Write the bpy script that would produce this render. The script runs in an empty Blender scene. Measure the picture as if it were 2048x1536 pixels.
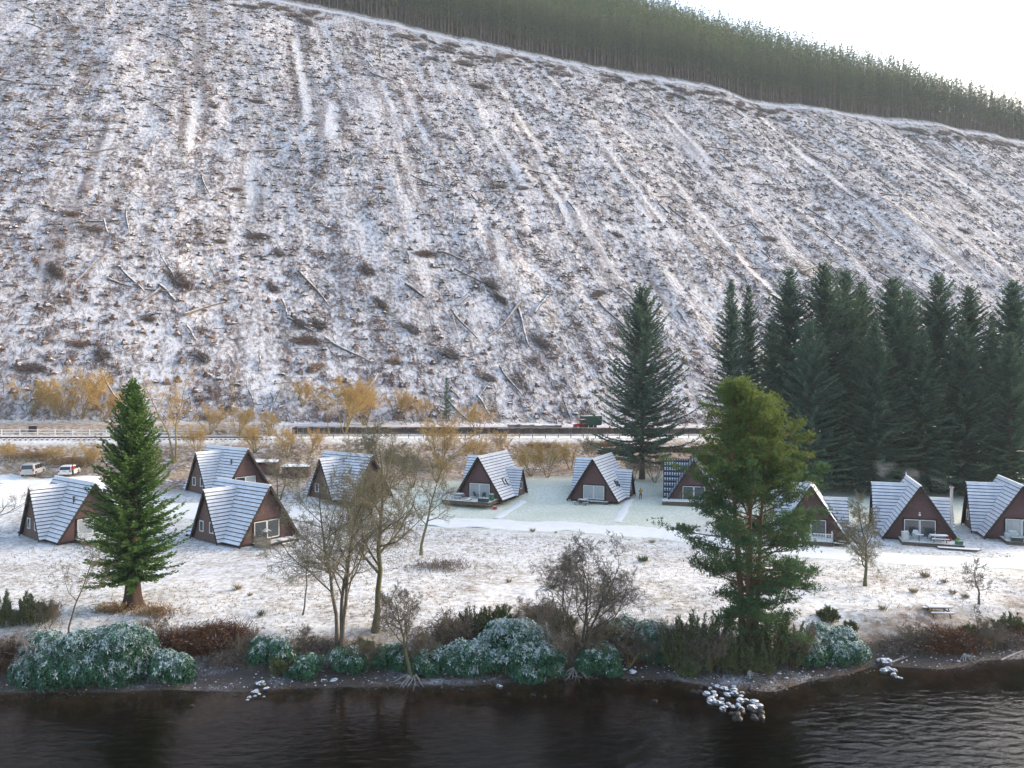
import bpy, math, random
import numpy as np
from mathutils import Matrix, Vector

R = math.radians
rng = np.random.default_rng(7)
random.seed(7)
scene = bpy.context.scene
COL = scene.collection

# ------------------------------------------------------------------ camera, sky, sun, exposure
CAM_H = 18.0
F = 1479.0                                   # focal length in pixels of the 2048 wide photograph
cam_d = bpy.data.cameras.new('camera')
cam = bpy.data.objects.new('camera', cam_d)
COL.objects.link(cam)
cam.location = (0, 0, CAM_H)
cam.rotation_euler = (R(90), 0, 0)
cam_d.sensor_width = 36.0
cam_d.lens = 36.0 * F / 2048.0
cam_d.clip_start = 0.5
cam_d.clip_end = 5000
scene.camera = cam

SUN_EL, SUN_AZ = R(17), R(66)                # azimuth clockwise from +Y (into the picture)
world = bpy.data.worlds.new('World')
scene.world = world
world.use_nodes = True
wn = world.node_tree.nodes
sky = wn.new('ShaderNodeTexSky')
sky.sky_type = 'NISHITA'
sky.sun_disc = False
sky.sun_elevation = SUN_EL
sky.sun_rotation = SUN_AZ
sky.air_density = 1.0
sky.dust_density = 3.6
sky.ozone_density = 1.0
world.node_tree.links.new(sky.outputs[0], wn['Background'].inputs[0])
wn['Background'].inputs[1].default_value = 0.15

sun_d = bpy.data.lights.new('sun', 'SUN')
sun_d.energy = 0.7
sun_d.angle = R(14)
sun_d.color = (1.0, 0.88, 0.70)
sun = bpy.data.objects.new('sun', sun_d)
COL.objects.link(sun)
sv = Vector((math.sin(SUN_AZ) * math.cos(SUN_EL), math.cos(SUN_AZ) * math.cos(SUN_EL), math.sin(SUN_EL)))
sun.rotation_euler = sv.to_track_quat('Z', 'Y').to_euler()
sun.location = (60, -40, 90)

scene.view_settings.view_transform = 'Standard'
scene.view_settings.look = 'None'
scene.view_settings.gamma = 1.0
scene.view_settings.use_curve_mapping = False
scene.view_settings.exposure = 1.8
scene.render.engine = 'CYCLES'
cy = scene.cycles
cy.max_bounces = 6
cy.diffuse_bounces = 2
cy.glossy_bounces = 3
cy.transmission_bounces = 3
cy.transparent_max_bounces = 8
cy.volume_bounces = 0
cy.use_denoising = True
cy.caustics_reflective = False
cy.caustics_refractive = False


# ------------------------------------------------------------------ small tools
def tag(o, label=None, cat=None, group=None, kind=None):
    if label: o['label'] = label
    if cat: o['category'] = cat
    if group: o['group'] = group
    if kind: o['kind'] = kind
    return o


def empty(name, loc, rz=0.0, scale=1.0):
    o = bpy.data.objects.new(name, None)
    COL.objects.link(o)
    o.location = loc
    o.rotation_euler = (0, 0, rz)
    o.scale = (scale,) * 3 if not hasattr(scale, '__len__') else scale
    o.empty_display_size = 0.2
    return o


class MB:
    """collects faces and builds one mesh"""
    def __init__(s):
        s.v, s.f3, s.f4, s.m3, s.m4, s.n = [], [], [], [], [], 0

    def add(s, v, f, mi=0):
        v = np.asarray(v, float).reshape(-1, 3)
        f = np.asarray(f, int)
        if f.size == 0:
            return s
        mi = np.broadcast_to(np.asarray(mi, int), (len(f),))
        s.v.append(v)
        if f.shape[1] == 3:
            s.f3.append(f + s.n); s.m3.append(mi)
        else:
            s.f4.append(f + s.n); s.m4.append(mi)
        s.n += len(v)
        return s

    def box(s, c, size, M=None, mi=0, top=None):
        h = np.array(size, float) / 2
        v = np.array([[x, y, z] for z in (-1, 1) for y in (-1, 1) for x in (-1, 1)], float) * h
        if M is not None:
            v = v @ np.asarray(M, float).T
        v = v + np.asarray(c, float)
        f = np.array([[0, 2, 3, 1], [4, 5, 7, 6], [0, 1, 5, 4], [2, 6, 7, 3], [0, 4, 6, 2], [1, 3, 7, 5]])
        m = [mi] * 6
        if top is not None:
            m[1] = top
        return s.add(v, f, m)

    def hexa(s, v, mi=0, mis=None):
        """8 points: four of the lower loop then the four above them"""
        f = np.array([[3, 2, 1, 0], [4, 5, 6, 7], [0, 1, 5, 4], [1, 2, 6, 5], [2, 3, 7, 6], [3, 0, 4, 7]])
        return s.add(v, f, mis if mis is not None else mi)

    def bar(s, a, b, w, h, mi=0, top=None):
        a, b = np.array(a, float), np.array(b, float)
        d = b - a
        L = np.linalg.norm(d)
        d = d / L
        up = np.array([0, 0, 1.0]) if abs(d[2]) < .95 else np.array([0, 1.0, 0])
        x = np.cross(d, up); x /= np.linalg.norm(x)
        z = np.cross(x, d)
        return s.box((a + b) / 2, (w, L, h), np.stack([x, d, z], 1), mi, top)

    def tube(s, pts, rad, n=6, mi=0, cap=False):
        pts = np.asarray(pts, float)
        k = len(pts)
        rad = np.broadcast_to(np.asarray(rad, float), (k,))
        t = np.gradient(pts, axis=0)
        t /= np.linalg.norm(t, axis=1, keepdims=True) + 1e-9
        ref = np.array([0, 0, 1.0]) if abs(t[0][2]) < .8 else np.array([1.0, 0, 0])
        a = np.cross(t, ref); a /= np.linalg.norm(a, axis=1, keepdims=True) + 1e-9
        b = np.cross(t, a)
        th = np.arange(n) * 2 * np.pi / n
        ring = pts[:, None, :] + rad[:, None, None] * (np.cos(th)[None, :, None] * a[:, None, :] + np.sin(th)[None, :, None] * b[:, None, :])
        v = ring.reshape(-1, 3)
        i = np.arange(k - 1)[:, None] * n
        j = np.arange(n)[None, :]
        j2 = (j + 1) % n
        f = np.stack([i + j, i + j2, i + n + j2, i + n + j], -1).reshape(-1, 4)
        s.add(v, f, mi)
        if cap:
            c0 = np.vstack([ring[-1], pts[-1:]])
            s.add(c0, np.stack([np.arange(n), (np.arange(n) + 1) % n, np.full(n, n)], 1), mi)
            c1 = np.vstack([ring[0], pts[:1]])
            s.add(c1, np.stack([(np.arange(n) + 1) % n, np.arange(n), np.full(n, n)], 1), mi)
        return s

    def mesh(s, name, mats, smooth=False):
        me = bpy.data.meshes.new(name)
        if not s.v:
            return me
        V = np.vstack(s.v)
        f3 = np.vstack(s.f3) if s.f3 else np.zeros((0, 3), int)
        f4 = np.vstack(s.f4) if s.f4 else np.zeros((0, 4), int)
        mi = np.concatenate(s.m3 + s.m4) if (s.m3 or s.m4) else np.zeros(0, int)
        loops = np.concatenate([f3.ravel(), f4.ravel()])
        starts = np.concatenate([np.arange(len(f3)) * 3, len(f3) * 3 + np.arange(len(f4)) * 4])
        me.vertices.add(len(V))
        me.vertices.foreach_set('co', V.astype(np.float32).ravel())
        me.loops.add(len(loops))
        me.loops.foreach_set('vertex_index', loops.astype(np.int32))
        me.polygons.add(len(starts))
        me.polygons.foreach_set('loop_start', starts.astype(np.int32))
        me.polygons.foreach_set('material_index', mi.astype(np.int32))
        me.polygons.foreach_set('use_smooth', np.full(len(starts), bool(smooth)))
        for m in (mats if isinstance(mats, (list, tuple)) else [mats]):
            me.materials.append(m)
        me.update()
        me.validate()
        return me

    def build(s, name, mats, parent=None, smooth=False, loc=None):
        o = bpy.data.objects.new(name, s.mesh(name, mats, smooth))
        COL.objects.link(o)
        if parent is not None:
            o.parent = parent
        if loc is not None:
            o.location = loc
        return o


def link_mesh(name, me, parent=None, loc=None, rot=None, scale=None):
    o = bpy.data.objects.new(name, me)
    COL.objects.link(o)
    if parent is not None: o.parent = parent
    if loc is not None: o.location = loc
    if rot is not None: o.rotation_euler = rot
    if scale is not None: o.scale = scale if hasattr(scale, '__len__') else (scale,) * 3
    return o


def rotz(a):
    c, s = math.cos(a), math.sin(a)
    return np.array([[c, -s, 0], [s, c, 0], [0, 0, 1.0]])


def nrm(a):
    a = np.asarray(a, float)
    return a / (np.linalg.norm(a, axis=-1, keepdims=True) + 1e-9)


# ------------------------------------------------------------------ materials
MATS = {}


def mat(name, c1, c2=None, scale=2.0, rough=.85, bump=0.0, bscale=None, snow=None, rand=0.0, spec=.3, metal=0.0,
        stretch=(1, 1, 1), thick=.5, translucent=None, detail=4.0):
    """noise mix of two colours; snow=(threshold on the upward normal, amount) lays patchy snow on upward faces"""
    if name in MATS:
        return MATS[name]
    m = bpy.data.materials.new(name)
    m.use_nodes = True
    nt = m.node_tree
    N, L = nt.nodes, nt.links
    bs = N['Principled BSDF']
    bs.inputs['Roughness'].default_value = rough
    bs.inputs['Specular IOR Level'].default_value = spec
    bs.inputs['Metallic'].default_value = metal
    tc = N.new('ShaderNodeTexCoord')
    mp = N.new('ShaderNodeMapping')
    mp.inputs['Scale'].default_value = stretch
    L.new(tc.outputs['Object'], mp.inputs[0])
    nz = N.new('ShaderNodeTexNoise')
    nz.inputs['Scale'].default_value = scale
    nz.inputs['Detail'].default_value = detail
    nz.inputs['Roughness'].default_value = .6
    L.new(mp.outputs[0], nz.inputs['Vector'])
    mr = N.new('ShaderNodeMapRange')
    mr.inputs['From Min'].default_value = thick - .14
    mr.inputs['From Max'].default_value = thick + .14
    L.new(nz.outputs['Fac'], mr.inputs['Value'])
    mx = N.new('ShaderNodeMix'); mx.data_type = 'RGBA'
    mx.inputs['A'].default_value = (*c1, 1)
    mx.inputs['B'].default_value = (*(c2 or c1), 1)
    L.new(mr.outputs[0], mx.inputs['Factor'])
    col = mx.outputs['Result']
    if rand:
        oi = N.new('ShaderNodeObjectInfo')
        hs = N.new('ShaderNodeHueSaturation')
        m2 = N.new('ShaderNodeMapRange')
        m2.inputs['To Min'].default_value = 1 - rand
        m2.inputs['To Max'].default_value = 1 + rand
        L.new(oi.outputs['Random'], m2.inputs['Value'])
        L.new(m2.outputs[0], hs.inputs['Value'])
        L.new(col, hs.inputs['Color'])
        col = hs.outputs['Color']
    if snow:
        ge = N.new('ShaderNodeNewGeometry')
        sx = N.new('ShaderNodeSeparateXYZ')
        L.new(ge.outputs['Normal'], sx.inputs[0])
        n2 = N.new('ShaderNodeTexNoise')
        n2.inputs['Scale'].default_value = snow[2] if len(snow) > 2 else 3.0
        n2.inputs['Detail'].default_value = 5
        L.new(tc.outputs['Object'], n2.inputs['Vector'])
        ma = N.new('ShaderNodeMath'); ma.operation = 'MULTIPLY_ADD'
        ma.inputs[1].default_value = 1.1
        L.new(n2.outputs['Fac'], ma.inputs[0])
        L.new(sx.outputs['Z'], ma.inputs[2])
        m3 = N.new('ShaderNodeMapRange')
        m3.inputs['From Min'].default_value = snow[0] + .5
        m3.inputs['From Max'].default_value = snow[0] + .72
        m3.inputs['To Max'].default_value = snow[1]
        L.new(ma.outputs[0], m3.inputs['Value'])
        mx2 = N.new('ShaderNodeMix'); mx2.data_type = 'RGBA'
        mx2.inputs['B'].default_value = (.80, .82, .86, 1)
        L.new(col, mx2.inputs['A'])
        L.new(m3.outputs[0], mx2.inputs['Factor'])
        col = mx2.outputs['Result']
    L.new(col, bs.inputs['Base Color'])
    if bump:
        nb = N.new('ShaderNodeTexNoise')
        nb.inputs['Scale'].default_value = bscale or scale * 3
        nb.inputs['Detail'].default_value = 5
        L.new(mp.outputs[0], nb.inputs['Vector'])
        bp = N.new('ShaderNodeBump')
        bp.inputs['Strength'].default_value = bump
        bp.inputs['Distance'].default_value = .1
        L.new(nb.outputs['Fac'], bp.inputs['Height'])
        L.new(bp.outputs[0], bs.inputs['Normal'])
    if translucent:
        out = N['Material Output']
        tr = N.new('ShaderNodeBsdfTranslucent')
        L.new(col, tr.inputs['Color'])
        ms = N.new('ShaderNodeMixShader')
        ms.inputs[0].default_value = translucent
        L.new(bs.outputs[0], ms.inputs[1])
        L.new(tr.outputs[0], ms.inputs[2])
        L.new(ms.outputs[0], out.inputs['Surface'])
    MATS[name] = m
    return m


SNOW = mat('snow', (.84, .84, .85), (.77, .77, .79), 1.5, .8, .25, 9)
SNOW_THIN = mat('thin snow', (.78, .80, .85), (.52, .50, .52), 4, .85, .3, 14)
ROOF_SNOW = mat('roof snow', (.78, .79, .83), (.64, .65, .70), 1.1, .8, .2, 12, rand=.05)
DARK_LIP = mat('dark roof lip', (.020, .020, .024), (.032, .03, .034), 5, .7)
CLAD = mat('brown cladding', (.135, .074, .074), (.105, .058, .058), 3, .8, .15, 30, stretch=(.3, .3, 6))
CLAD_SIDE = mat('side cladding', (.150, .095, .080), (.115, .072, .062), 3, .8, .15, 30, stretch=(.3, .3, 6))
TIMBER_DARK = mat('dark timber', (.045, .028, .024), (.03, .02, .018), 4, .75)
TIMBER = mat('weathered timber', (.16, .12, .085), (.10, .075, .055), 5, .85, .2, 20, stretch=(1, 6, 1))
TIMBER_PALE = mat('pale timber', (.36, .29, .20), (.27, .21, .15), 5, .85, .2, 20)
WHITE_PAINT = mat('white paint', (.78, .78, .76), (.66, .66, .65), 5, .5)
GLASS = mat('window glass', (.035, .045, .055), (.05, .06, .07), .6, .06, spec=.8)
CURTAIN = mat('pale curtain behind glass', (.42, .44, .45), (.28, .30, .32), 3, .12, spec=.6, stretch=(6, 6, .3))
STEEL = mat('steel flue', (.45, .46, .48), (.36, .37, .4), 4, .35, metal=.8)
BARK = mat('grey brown bark', (.15, .125, .092), (.09, .074, .056), 3, .9, .4, 14, stretch=(1, 1, .35))
BARK_MOSS = mat('mossy bark', (.135, .135, .062), (.115, .095, .065), 1.4, .9, .4, 14)
TWIG = mat('grey brown twigs', (.20, .165, .125), (.15, .12, .092), 2, .9)
TWIG_LICHEN = mat('lichened twigs', (.25, .225, .145), (.18, .155, .105), 2, .9)
WILLOW = mat('orange willow twigs', (.66, .46, .17), (.54, .35, .13), .9, .85, translucent=.15)
WILLOW_STEM = mat('willow stems', (.32, .24, .11), (.22, .165, .085), 2, .9)
SPRUCE = mat('spruce needles', (.065, .125, .095), (.088, .155, .105), .7, .75, rand=.15, translucent=.3)
SPRUCE_TIP = mat('spruce tips', (.125, .190, .110), (.095, .160, .108), .9, .75, rand=.15, translucent=.3)
FOREST_GREEN = mat('forest needles', (.075, .125, .072), (.145, .175, .072), .10, .8, rand=.2, translucent=.35)  # warm second tone paints in the sunlit yellow of the skyline trees
FOREST_TRUNK = mat('forest trunks', (.19, .15, .125), (.10, .08, .068), .3, .9, rand=.45)
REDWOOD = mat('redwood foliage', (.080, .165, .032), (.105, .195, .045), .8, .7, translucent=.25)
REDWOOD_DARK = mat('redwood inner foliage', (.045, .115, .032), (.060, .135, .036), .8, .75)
RED_BARK = mat('red brown bark', (.075, .045, .034), (.045, .03, .024), 2, .9, .6, 10, stretch=(2, 2, .15))
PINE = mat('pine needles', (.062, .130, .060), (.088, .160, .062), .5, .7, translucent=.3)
PINE_SUNLIT = mat('sunlit pine needles', (.17, .225, .050), (.125, .185, .055), .5, .7, translucent=.35)  # upper crown needles, with sunlight put into their yellow-green colour
PINE_BARK = mat('orange pine bark', (.24, .125, .075), (.15, .088, .06), 1.5, .9, .4, 8, stretch=(1, 1, .4))
RHODO = mat('rhododendron leaves', (.034, .130, .070), (.058, .175, .080), 1.3, .45, spec=.5)
RHODO_SNOW = mat('snowy rhododendron leaves', (.70, .74, .74), (.34, .45, .41), 5, .7)
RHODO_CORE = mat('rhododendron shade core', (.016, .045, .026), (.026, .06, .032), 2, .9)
GORSE = mat('gorse green', (.115, .155, .058), (.165, .175, .075), 1.2, .85)
GORSE_CORE = mat('gorse stems', (.10, .085, .05), (.07, .06, .04), 2, .9)
BRACKEN = mat('brown bracken', (.19, .082, .036), (.125, .060, .033), 1.1, .9, translucent=.15)
BRACKEN_TAN = mat('tan bracken', (.42, .27, .12), (.30, .18, .085), 1.1, .9, translucent=.2)
BRACKEN_GREY = mat('grey brown brash stems', (.24, .18, .135), (.16, .12, .095), 1.1, .9)
GRASS_TAN = mat('tan grass', (.30, .23, .12), (.19, .15, .085), 1.1, .9)
GRASS_GREEN = mat('green rush', (.07, .10, .035), (.10, .11, .045), 2, .9)
LOG = mat('felled log bark', (.20, .165, .145), (.12, .095, .085), 1.5, .9, .2, 8, snow=(.62, .9, 1.2), rand=.25)
LOG_END = mat('cut wood', (.40, .27, .15), (.30, .2, .12), 6, .85)
STUMP = mat('stump bark', (.17, .105, .082), (.10, .066, .058), .4, .9, .3, 10, rand=.4, snow=(.72, .8, 2.0))
STUMP_TOP = mat('snow dusted stump top', (.62, .56, .52), (.30, .19, .11), 2.5, .9)
BRASH = mat('brash twigs', (.19, .135, .118), (.115, .085, .078), .5, .95, rand=.3)
BRASH_DARK = mat('heaped brash', (.15, .098, .080), (.095, .066, .058), .5, .95, rand=.25)
BRASH_ORANGE = mat('rusty brash', (.19, .105, .062), (.115, .068, .048), .7, .95, rand=.2)
STICK_PALE = mat('frosted sticks', (.46, .43, .43), (.26, .22, .21), .4, .9)
ROCK = mat('grey rock', (.13, .125, .125), (.075, .07, .068), 2.5, .8, .5, 8, snow=(.66, .96, 1.6), rand=.2)
ROCK_WET = mat('wet rock', (.05, .045, .042), (.03, .027, .025), 2.5, .35, .4, 8, rand=.2)
ROOT = mat('frosted root', (.42, .40, .40), (.20, .16, .13), 3, .9)
STONE_WALL = mat('mossy wall stone', (.08, .075, .055), (.12, .10, .08), 2, .95, .3, 6, snow=(.7, .9, 2))

# ------------------------------------------------------------------ terrain
UX, UY = -.334, .943                         # uphill direction of the felled slope
U0, Z0, SL = 155.0, 8.9, .897


def uv(X, Y):
    return UX * X + UY * Y, UY * X - UX * Y


def xy(u, v):
    return UX * u + UY * v, UY * u - UX * v


def _h(i, j, s):
    n = np.sin(i * 127.1 + j * 311.7 + s * 74.7) * 43758.5453
    return n - np.floor(n)


def vnoise(x, y, s=0):
    x, y = np.asarray(x, float), np.asarray(y, float)
    i, j = np.floor(x), np.floor(y)
    fx, fy = x - i, y - j
    fx = fx * fx * (3 - 2 * fx); fy = fy * fy * (3 - 2 * fy)
    a = _h(i, j, s) * (1 - fx) + _h(i + 1, j, s) * fx
    b = _h(i, j + 1, s) * (1 - fx) + _h(i + 1, j + 1, s) * fx
    return (a * (1 - fy) + b * fy) * 2 - 1


def fbm(x, y, s=0, o=4):
    t, a = 0, 1.0
    for k in range(o):
        t = t + a * vnoise(x * 2 ** k, y * 2 ** k, s + k * 9.1)
        a *= .5
    return t


SHX = np.array([-400, -60, -33, -20, -5, 3, 7, 11, 13.5, 17, 22, 26, 30, 37, 60, 400.])
SHY = np.array([40, 46, 47.4, 47.3, 48.2, 49.6, 49.8, 49.2, 47.6, 47.2, 50.0, 51.5, 51.0, 53.4, 57, 70.])
KU = np.array([-500, 60, 75, 95, 104, 110, 119, 132, 137, 138.5, 145.5, 147.2, 155, 158, 2000.])
KZ = np.array([-.5, -.5, -.4, 0, .2, 1.5, 2.0, 3.6, 6.3, 7.2, 7.3, 8.3, 8.9, 10.4, 10.4])
DK = np.array([-200, -60, -20, -5, 0, 3, 5, 8, 12, 999.])
DZ = np.array([-14, -11, -8.0, -2.9, -1.55, -1.35, -1.0, .1, .35, 0.])
WATER_Z = -2.0


def crest_u(v):
    return np.interp(v, [-300, 60, 200, 271, 484, 700], [520, 500, 441, 424, 362, 345])


def edge_u(v):
    return np.interp(v, [-300, 32, 271, 484, 800], [384, 371, 357, 352, 346])


def shore_y(X):
    return np.interp(X, SHX, SHY) + .35 * vnoise(np.asarray(X) * .35, 0, 3)


TRACKS = []                                  # fall-line extraction tracks: v, half width, u range


def track_mask(u, v):
    u, v = np.asarray(u, float), np.asarray(v, float)
    m = np.zeros(np.broadcast(u, v).shape)
    for k, (v0, hw_, ua, ub) in enumerate(TRACKS):
        w = v0 + 1.6 * vnoise(u * .035, 0 * u + k * 3.3, 50 + k) + .5 * vnoise(u * .16, 0 * u + k, 70 + k)
        ww = hw_ * .72 * (1 + .55 * vnoise(u * .07, 0 * u + k * 1.7, 90))
        a = np.clip((ww + .7 - np.abs(v - w)) / 1.1, 0, 1) * np.clip((u - ua) / 8 + .5, 0, 1) * np.clip((ub - u) / 8 + .5, 0, 1)
        m = np.maximum(m, a)
    return m


def terrain(X, Y, rough=True):
    X, Y = np.asarray(X, float), np.asarray(Y, float)
    u, v = uv(X, Y)
    z = np.interp(u, KU, KZ)
    ramp = np.clip((u - 112) / 26, 0, 1)
    z = z - .023 * (np.clip(v, -140, 220) - 49) * ramp
    d = Y - shore_y(X)
    z = z + np.interp(d, DK, DZ) * np.clip((80 - Y) / 15, 0, 1)
    uc = crest_u(v)
    hu = np.clip(u, 158, None)
    h = SL * (np.minimum(hu, uc) - 158) + .06 * np.clip(hu - uc, 0, 200) - .15 * np.clip(hu - uc - 200, 0, None)
    k = np.clip((u - 160) / 40, 0, 1)
    z = z + h
    z = z + k * 2.2 * fbm(u * .012, v * .022, 5, 3)
    if rough:
        z = z + k * (.45 * fbm(u * .06, v * .16, 2, 3) + .16 * fbm(u * .5, v * .5, 4, 2))
        kf = (1 - np.clip((Y - 68) / 8, 0, 1)) * np.clip((d - 1) / 6, 0, 1)
        z = z + kf * .07 * fbm(X * .35, Y * .35, 8, 3)
        kb = np.clip((u - 119) / 5, 0, 1) * np.clip((137 - u) / 3, 0, 1)
        z = z + kb * .35 * fbm(X * .3, Y * .3, 12, 3)
    return z


def T(x, y):
    return float(terrain(x, y))


def G(px, py):
    """ground point seen at a pixel of the photograph (ray march on the terrain)"""
    tx, tz = (px - 1024) / F, -(py - 768) / F
    Ys = np.concatenate([np.arange(36, 200, .25), np.arange(200, 700, 1.0)])
    dz = CAM_H + tz * Ys - terrain(tx * Ys, Ys)
    i = int(np.argmax(dz < 0))
    if i == 0:
        i = len(Ys) - 1
    y0, y1 = Ys[i - 1], Ys[i]
    a, b = dz[i - 1], dz[i]
    Y = y0 + (y1 - y0) * a / (a - b + 1e-9)
    return tx * Y, Y, T(tx * Y, Y)


for (a, b, w) in (((490, 300), (515, 425), 1.5), ((395, 190), (385, 300), 1.2), ((560, 60), (655, 245), 1.8), ((640, 200), (690, 285), 2.4), ((690, 130), (930, 410), 1.0), ((760, 150), (900, 300), 1.3), ((860, 90), (1100, 400), .8), ((930, 95), (1260, 560), 1.0), ((1080, 130), (1190, 260), 1.0),
                  ((1200, 300), (1370, 470), 1.2), ((1230, 170), (1480, 380), 1.1), ((1330, 230), (1440, 330), 2.0), ((1290, 330), (1560, 560), 1.2), ((1480, 200), (1700, 380), 1.0), ((1590, 300), (1800, 470), 1.6), ((1640, 260), (1960, 500), 1.0), ((1760, 250), (2040, 450), 1.2), ((1560, 420), (1720, 540), 1.3), ((1850, 260), (2060, 400), 1.0), ((1000, 260), (1180, 450), 1.2), ((520, 640), (505, 760), .8), ((1000, 460), (1010, 545), 1.8), ((240, 240), (180, 400), .9), ((1440, 470), (1560, 600), 1.2), ((760, 380), (900, 560), .9)):
    (ua, va), (ub, vb) = uv(*G(*a)[:2]), uv(*G(*b)[:2])
    TRACKS.append(((va + vb) / 2, w, min(ua, ub), max(ua, ub)))


def in_view(X, Y, Z, m=.08):
    px, py = X / Y * F / 1024, -(Z - CAM_H) / Y * F / 768
    return (Y > 20) & (np.abs(px) < 1 + m) & (np.abs(py) < 1 + m)


def ground_material(hill_part):
    m = bpy.data.materials.new('felled slope' if hill_part else 'frosted ground')
    m.use_nodes = True
    nt = m.node_tree; N, L = nt.nodes, nt.links
    bs = N['Principled BSDF']
    bs.inputs['Roughness'].default_value = .9
    bs.inputs['Specular IOR Level'].default_value = .2
    tc = N.new('ShaderNodeTexCoord')

    def noise(scale, detail=5, vec=None, rough=.62, dist=0.0):
        n = N.new('ShaderNodeTexNoise')
        n.inputs['Scale'].default_value = scale
        n.inputs['Detail'].default_value = detail
        n.inputs['Roughness'].default_value = rough
        n.inputs['Distortion'].default_value = dist
        L.new(vec if vec is not None else tc.outputs['Object'], n.inputs['Vector'])
        return n.outputs['Fac']

    def ramp(x, a, b, lo=0.0, hi=1.0):
        r = N.new('ShaderNodeMapRange')
        r.inputs['From Min'].default_value = a; r.inputs['From Max'].default_value = b
        r.inputs['To Min'].default_value = lo; r.inputs['To Max'].default_value = hi
        L.new(x, r.inputs['Value'])
        return r.outputs[0]

    def mix(f, a, b):
        x = N.new('ShaderNodeMix'); x.data_type = 'RGBA'
        for s, val in (('A', a), ('B', b)):
            if isinstance(val, tuple): x.inputs[s].default_value = (*val, 1)
            else: L.new(val, x.inputs[s])
        if isinstance(f, float): x.inputs['Factor'].default_value = f
        else: L.new(f, x.inputs['Factor'])
        return x.outputs['Result']

    def attr(n):
        a = N.new('ShaderNodeAttribute'); a.attribute_name = n
        return a.outputs['Fac']

    def math_(op, a, b):
        x = N.new('ShaderNodeMath'); x.operation = op
        for i, val in enumerate((a, b)):
            if isinstance(val, (int, float)): x.inputs[i].default_value = val
            else: L.new(val, x.inputs[i])
        return x.outputs[0]

    snow = (.82, .815, .82)
    if not hill_part:
        # field: frosted rough grass
        f1 = noise(.12, 4); f2 = noise(2.2, 6, rough=.72); f3 = noise(.45, 4)
        grass = mix(ramp(noise(.9, 4), .35, .65), (.23, .17, .12), (.33, .27, .17))
        fs = math_('ADD', math_('MULTIPLY', f2, .9), math_('ADD', math_('MULTIPLY', f1, .32), math_('MULTIPLY', f3, .30)))
        field = mix(ramp(fs, .56, .84), grass, snow)
        # lawn: thin snow over short green grass
        lawn = mix(ramp(math_('ADD', noise(3.0, 5), math_('MULTIPLY', f1, .4)), .48, .86), (.50, .56, .41), (.86, .85, .76))
        c = mix(attr('lawn'), field, lawn)
        # brown bank behind the chalets
        bank = mix(ramp(noise(1.3, 6, rough=.7), .46, .62), (.17, .105, .06), (.62, .60, .60))
        bank = mix(ramp(noise(.35, 3), .42, .6), bank, mix(ramp(noise(2.5, 5), .4, .65), (.26, .17, .085), (.5, .46, .42)))
        c = mix(attr('bank'), c, bank)
        # shore shingle
        peb = noise(9, 6, rough=.8)
        shing = mix(ramp(peb, .35, .65), (.055, .043, .036), (.125, .105, .095))
        shing = mix(ramp(math_('ADD', math_('MULTIPLY', noise(14, 3), .7), math_('MULTIPLY', noise(.25, 3), .8)), .78, .98), shing, (.60, .60, .66))
        c = mix(attr('shingle'), c, shing)
        wet = mix(ramp(noise(.8, 5), .4, .62), (.075, .045, .024), (.15, .085, .038))
        c = mix(attr('wet'), c, wet)
        hh = math_('MULTIPLY', f2, .22)
    else:
        # felled slope: fall-line streaks of smooth snow between mats of brash
        vm = N.new('ShaderNodeMapping')
        vm.inputs['Rotation'].default_value = (0, 0, -math.atan2(.334, .943))
        L.new(tc.outputs['Object'], vm.inputs[0])
        st = N.new('ShaderNodeMapping'); st.inputs['Scale'].default_value = (.115, .011, .011)
        L.new(vm.outputs[0], st.inputs[0])
        streak = noise(1.0, 3, st.outputs[0], .5, .25)
        st2 = N.new('ShaderNodeMapping'); st2.inputs['Scale'].default_value = (.34, .03, .03); st2.inputs['Location'].default_value = (31, 7, 0)
        L.new(vm.outputs[0], st2.inputs[0])
        streak2 = noise(1.0, 3, st2.outputs[0], .55, .3)
        st3 = N.new('ShaderNodeMapping'); st3.inputs['Scale'].default_value = (1.1, .7, .7)
        L.new(vm.outputs[0], st3.inputs[0])
        fine = noise(1.0, 6, st3.outputs[0], .74)
        patch = noise(.09, 4)
        litter = mix(ramp(noise(.6, 5), .38, .62), (.115, .082, .078), (.23, .20, .205))
        litter = mix(ramp(noise(.07, 3), .55, .72), litter, (.21, .19, .14))
        s = math_('ADD', math_('MULTIPLY', fine, 1.0), math_('ADD', math_('MULTIPLY', streak2, .34), math_('MULTIPLY', patch, .30)))
        slope = mix(ramp(s, .715, .91), litter, (.70, .69, .73))
        slope = mix(ramp(math_('ADD', attr('matting'), math_('MULTIPLY', fine, -.7)), -.2, .6, 0, .6), slope, litter)
        slope = mix(ramp(math_('ADD', attr('track'), math_('MULTIPLY', fine, .6)), .5, 1.45, 0, .62), slope, (.79, .785, .81))
        slope = mix(ramp(streak, .36, .28, 0, .6), slope, litter)
        c = mix(attr('floor'), slope, mix(ramp(fine, .4, .6), (.05, .038, .03), (.10, .08, .055)))
        hh = fine
    L.new(c, bs.inputs['Base Color'])
    bp = N.new('ShaderNodeBump'); bp.inputs['Strength'].default_value = .8; bp.inputs['Distance'].default_value = .5
    L.new(hh, bp.inputs['Height'])
    L.new(bp.outputs[0], bs.inputs['Normal'])
    return m


GROUND = ground_material(False)
HILLMAT = ground_material(True)


def sstep(x, a, b):
    t = np.clip((x - a) / (b - a), 0, 1)
    return t * t * (3 - 2 * t)


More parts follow.
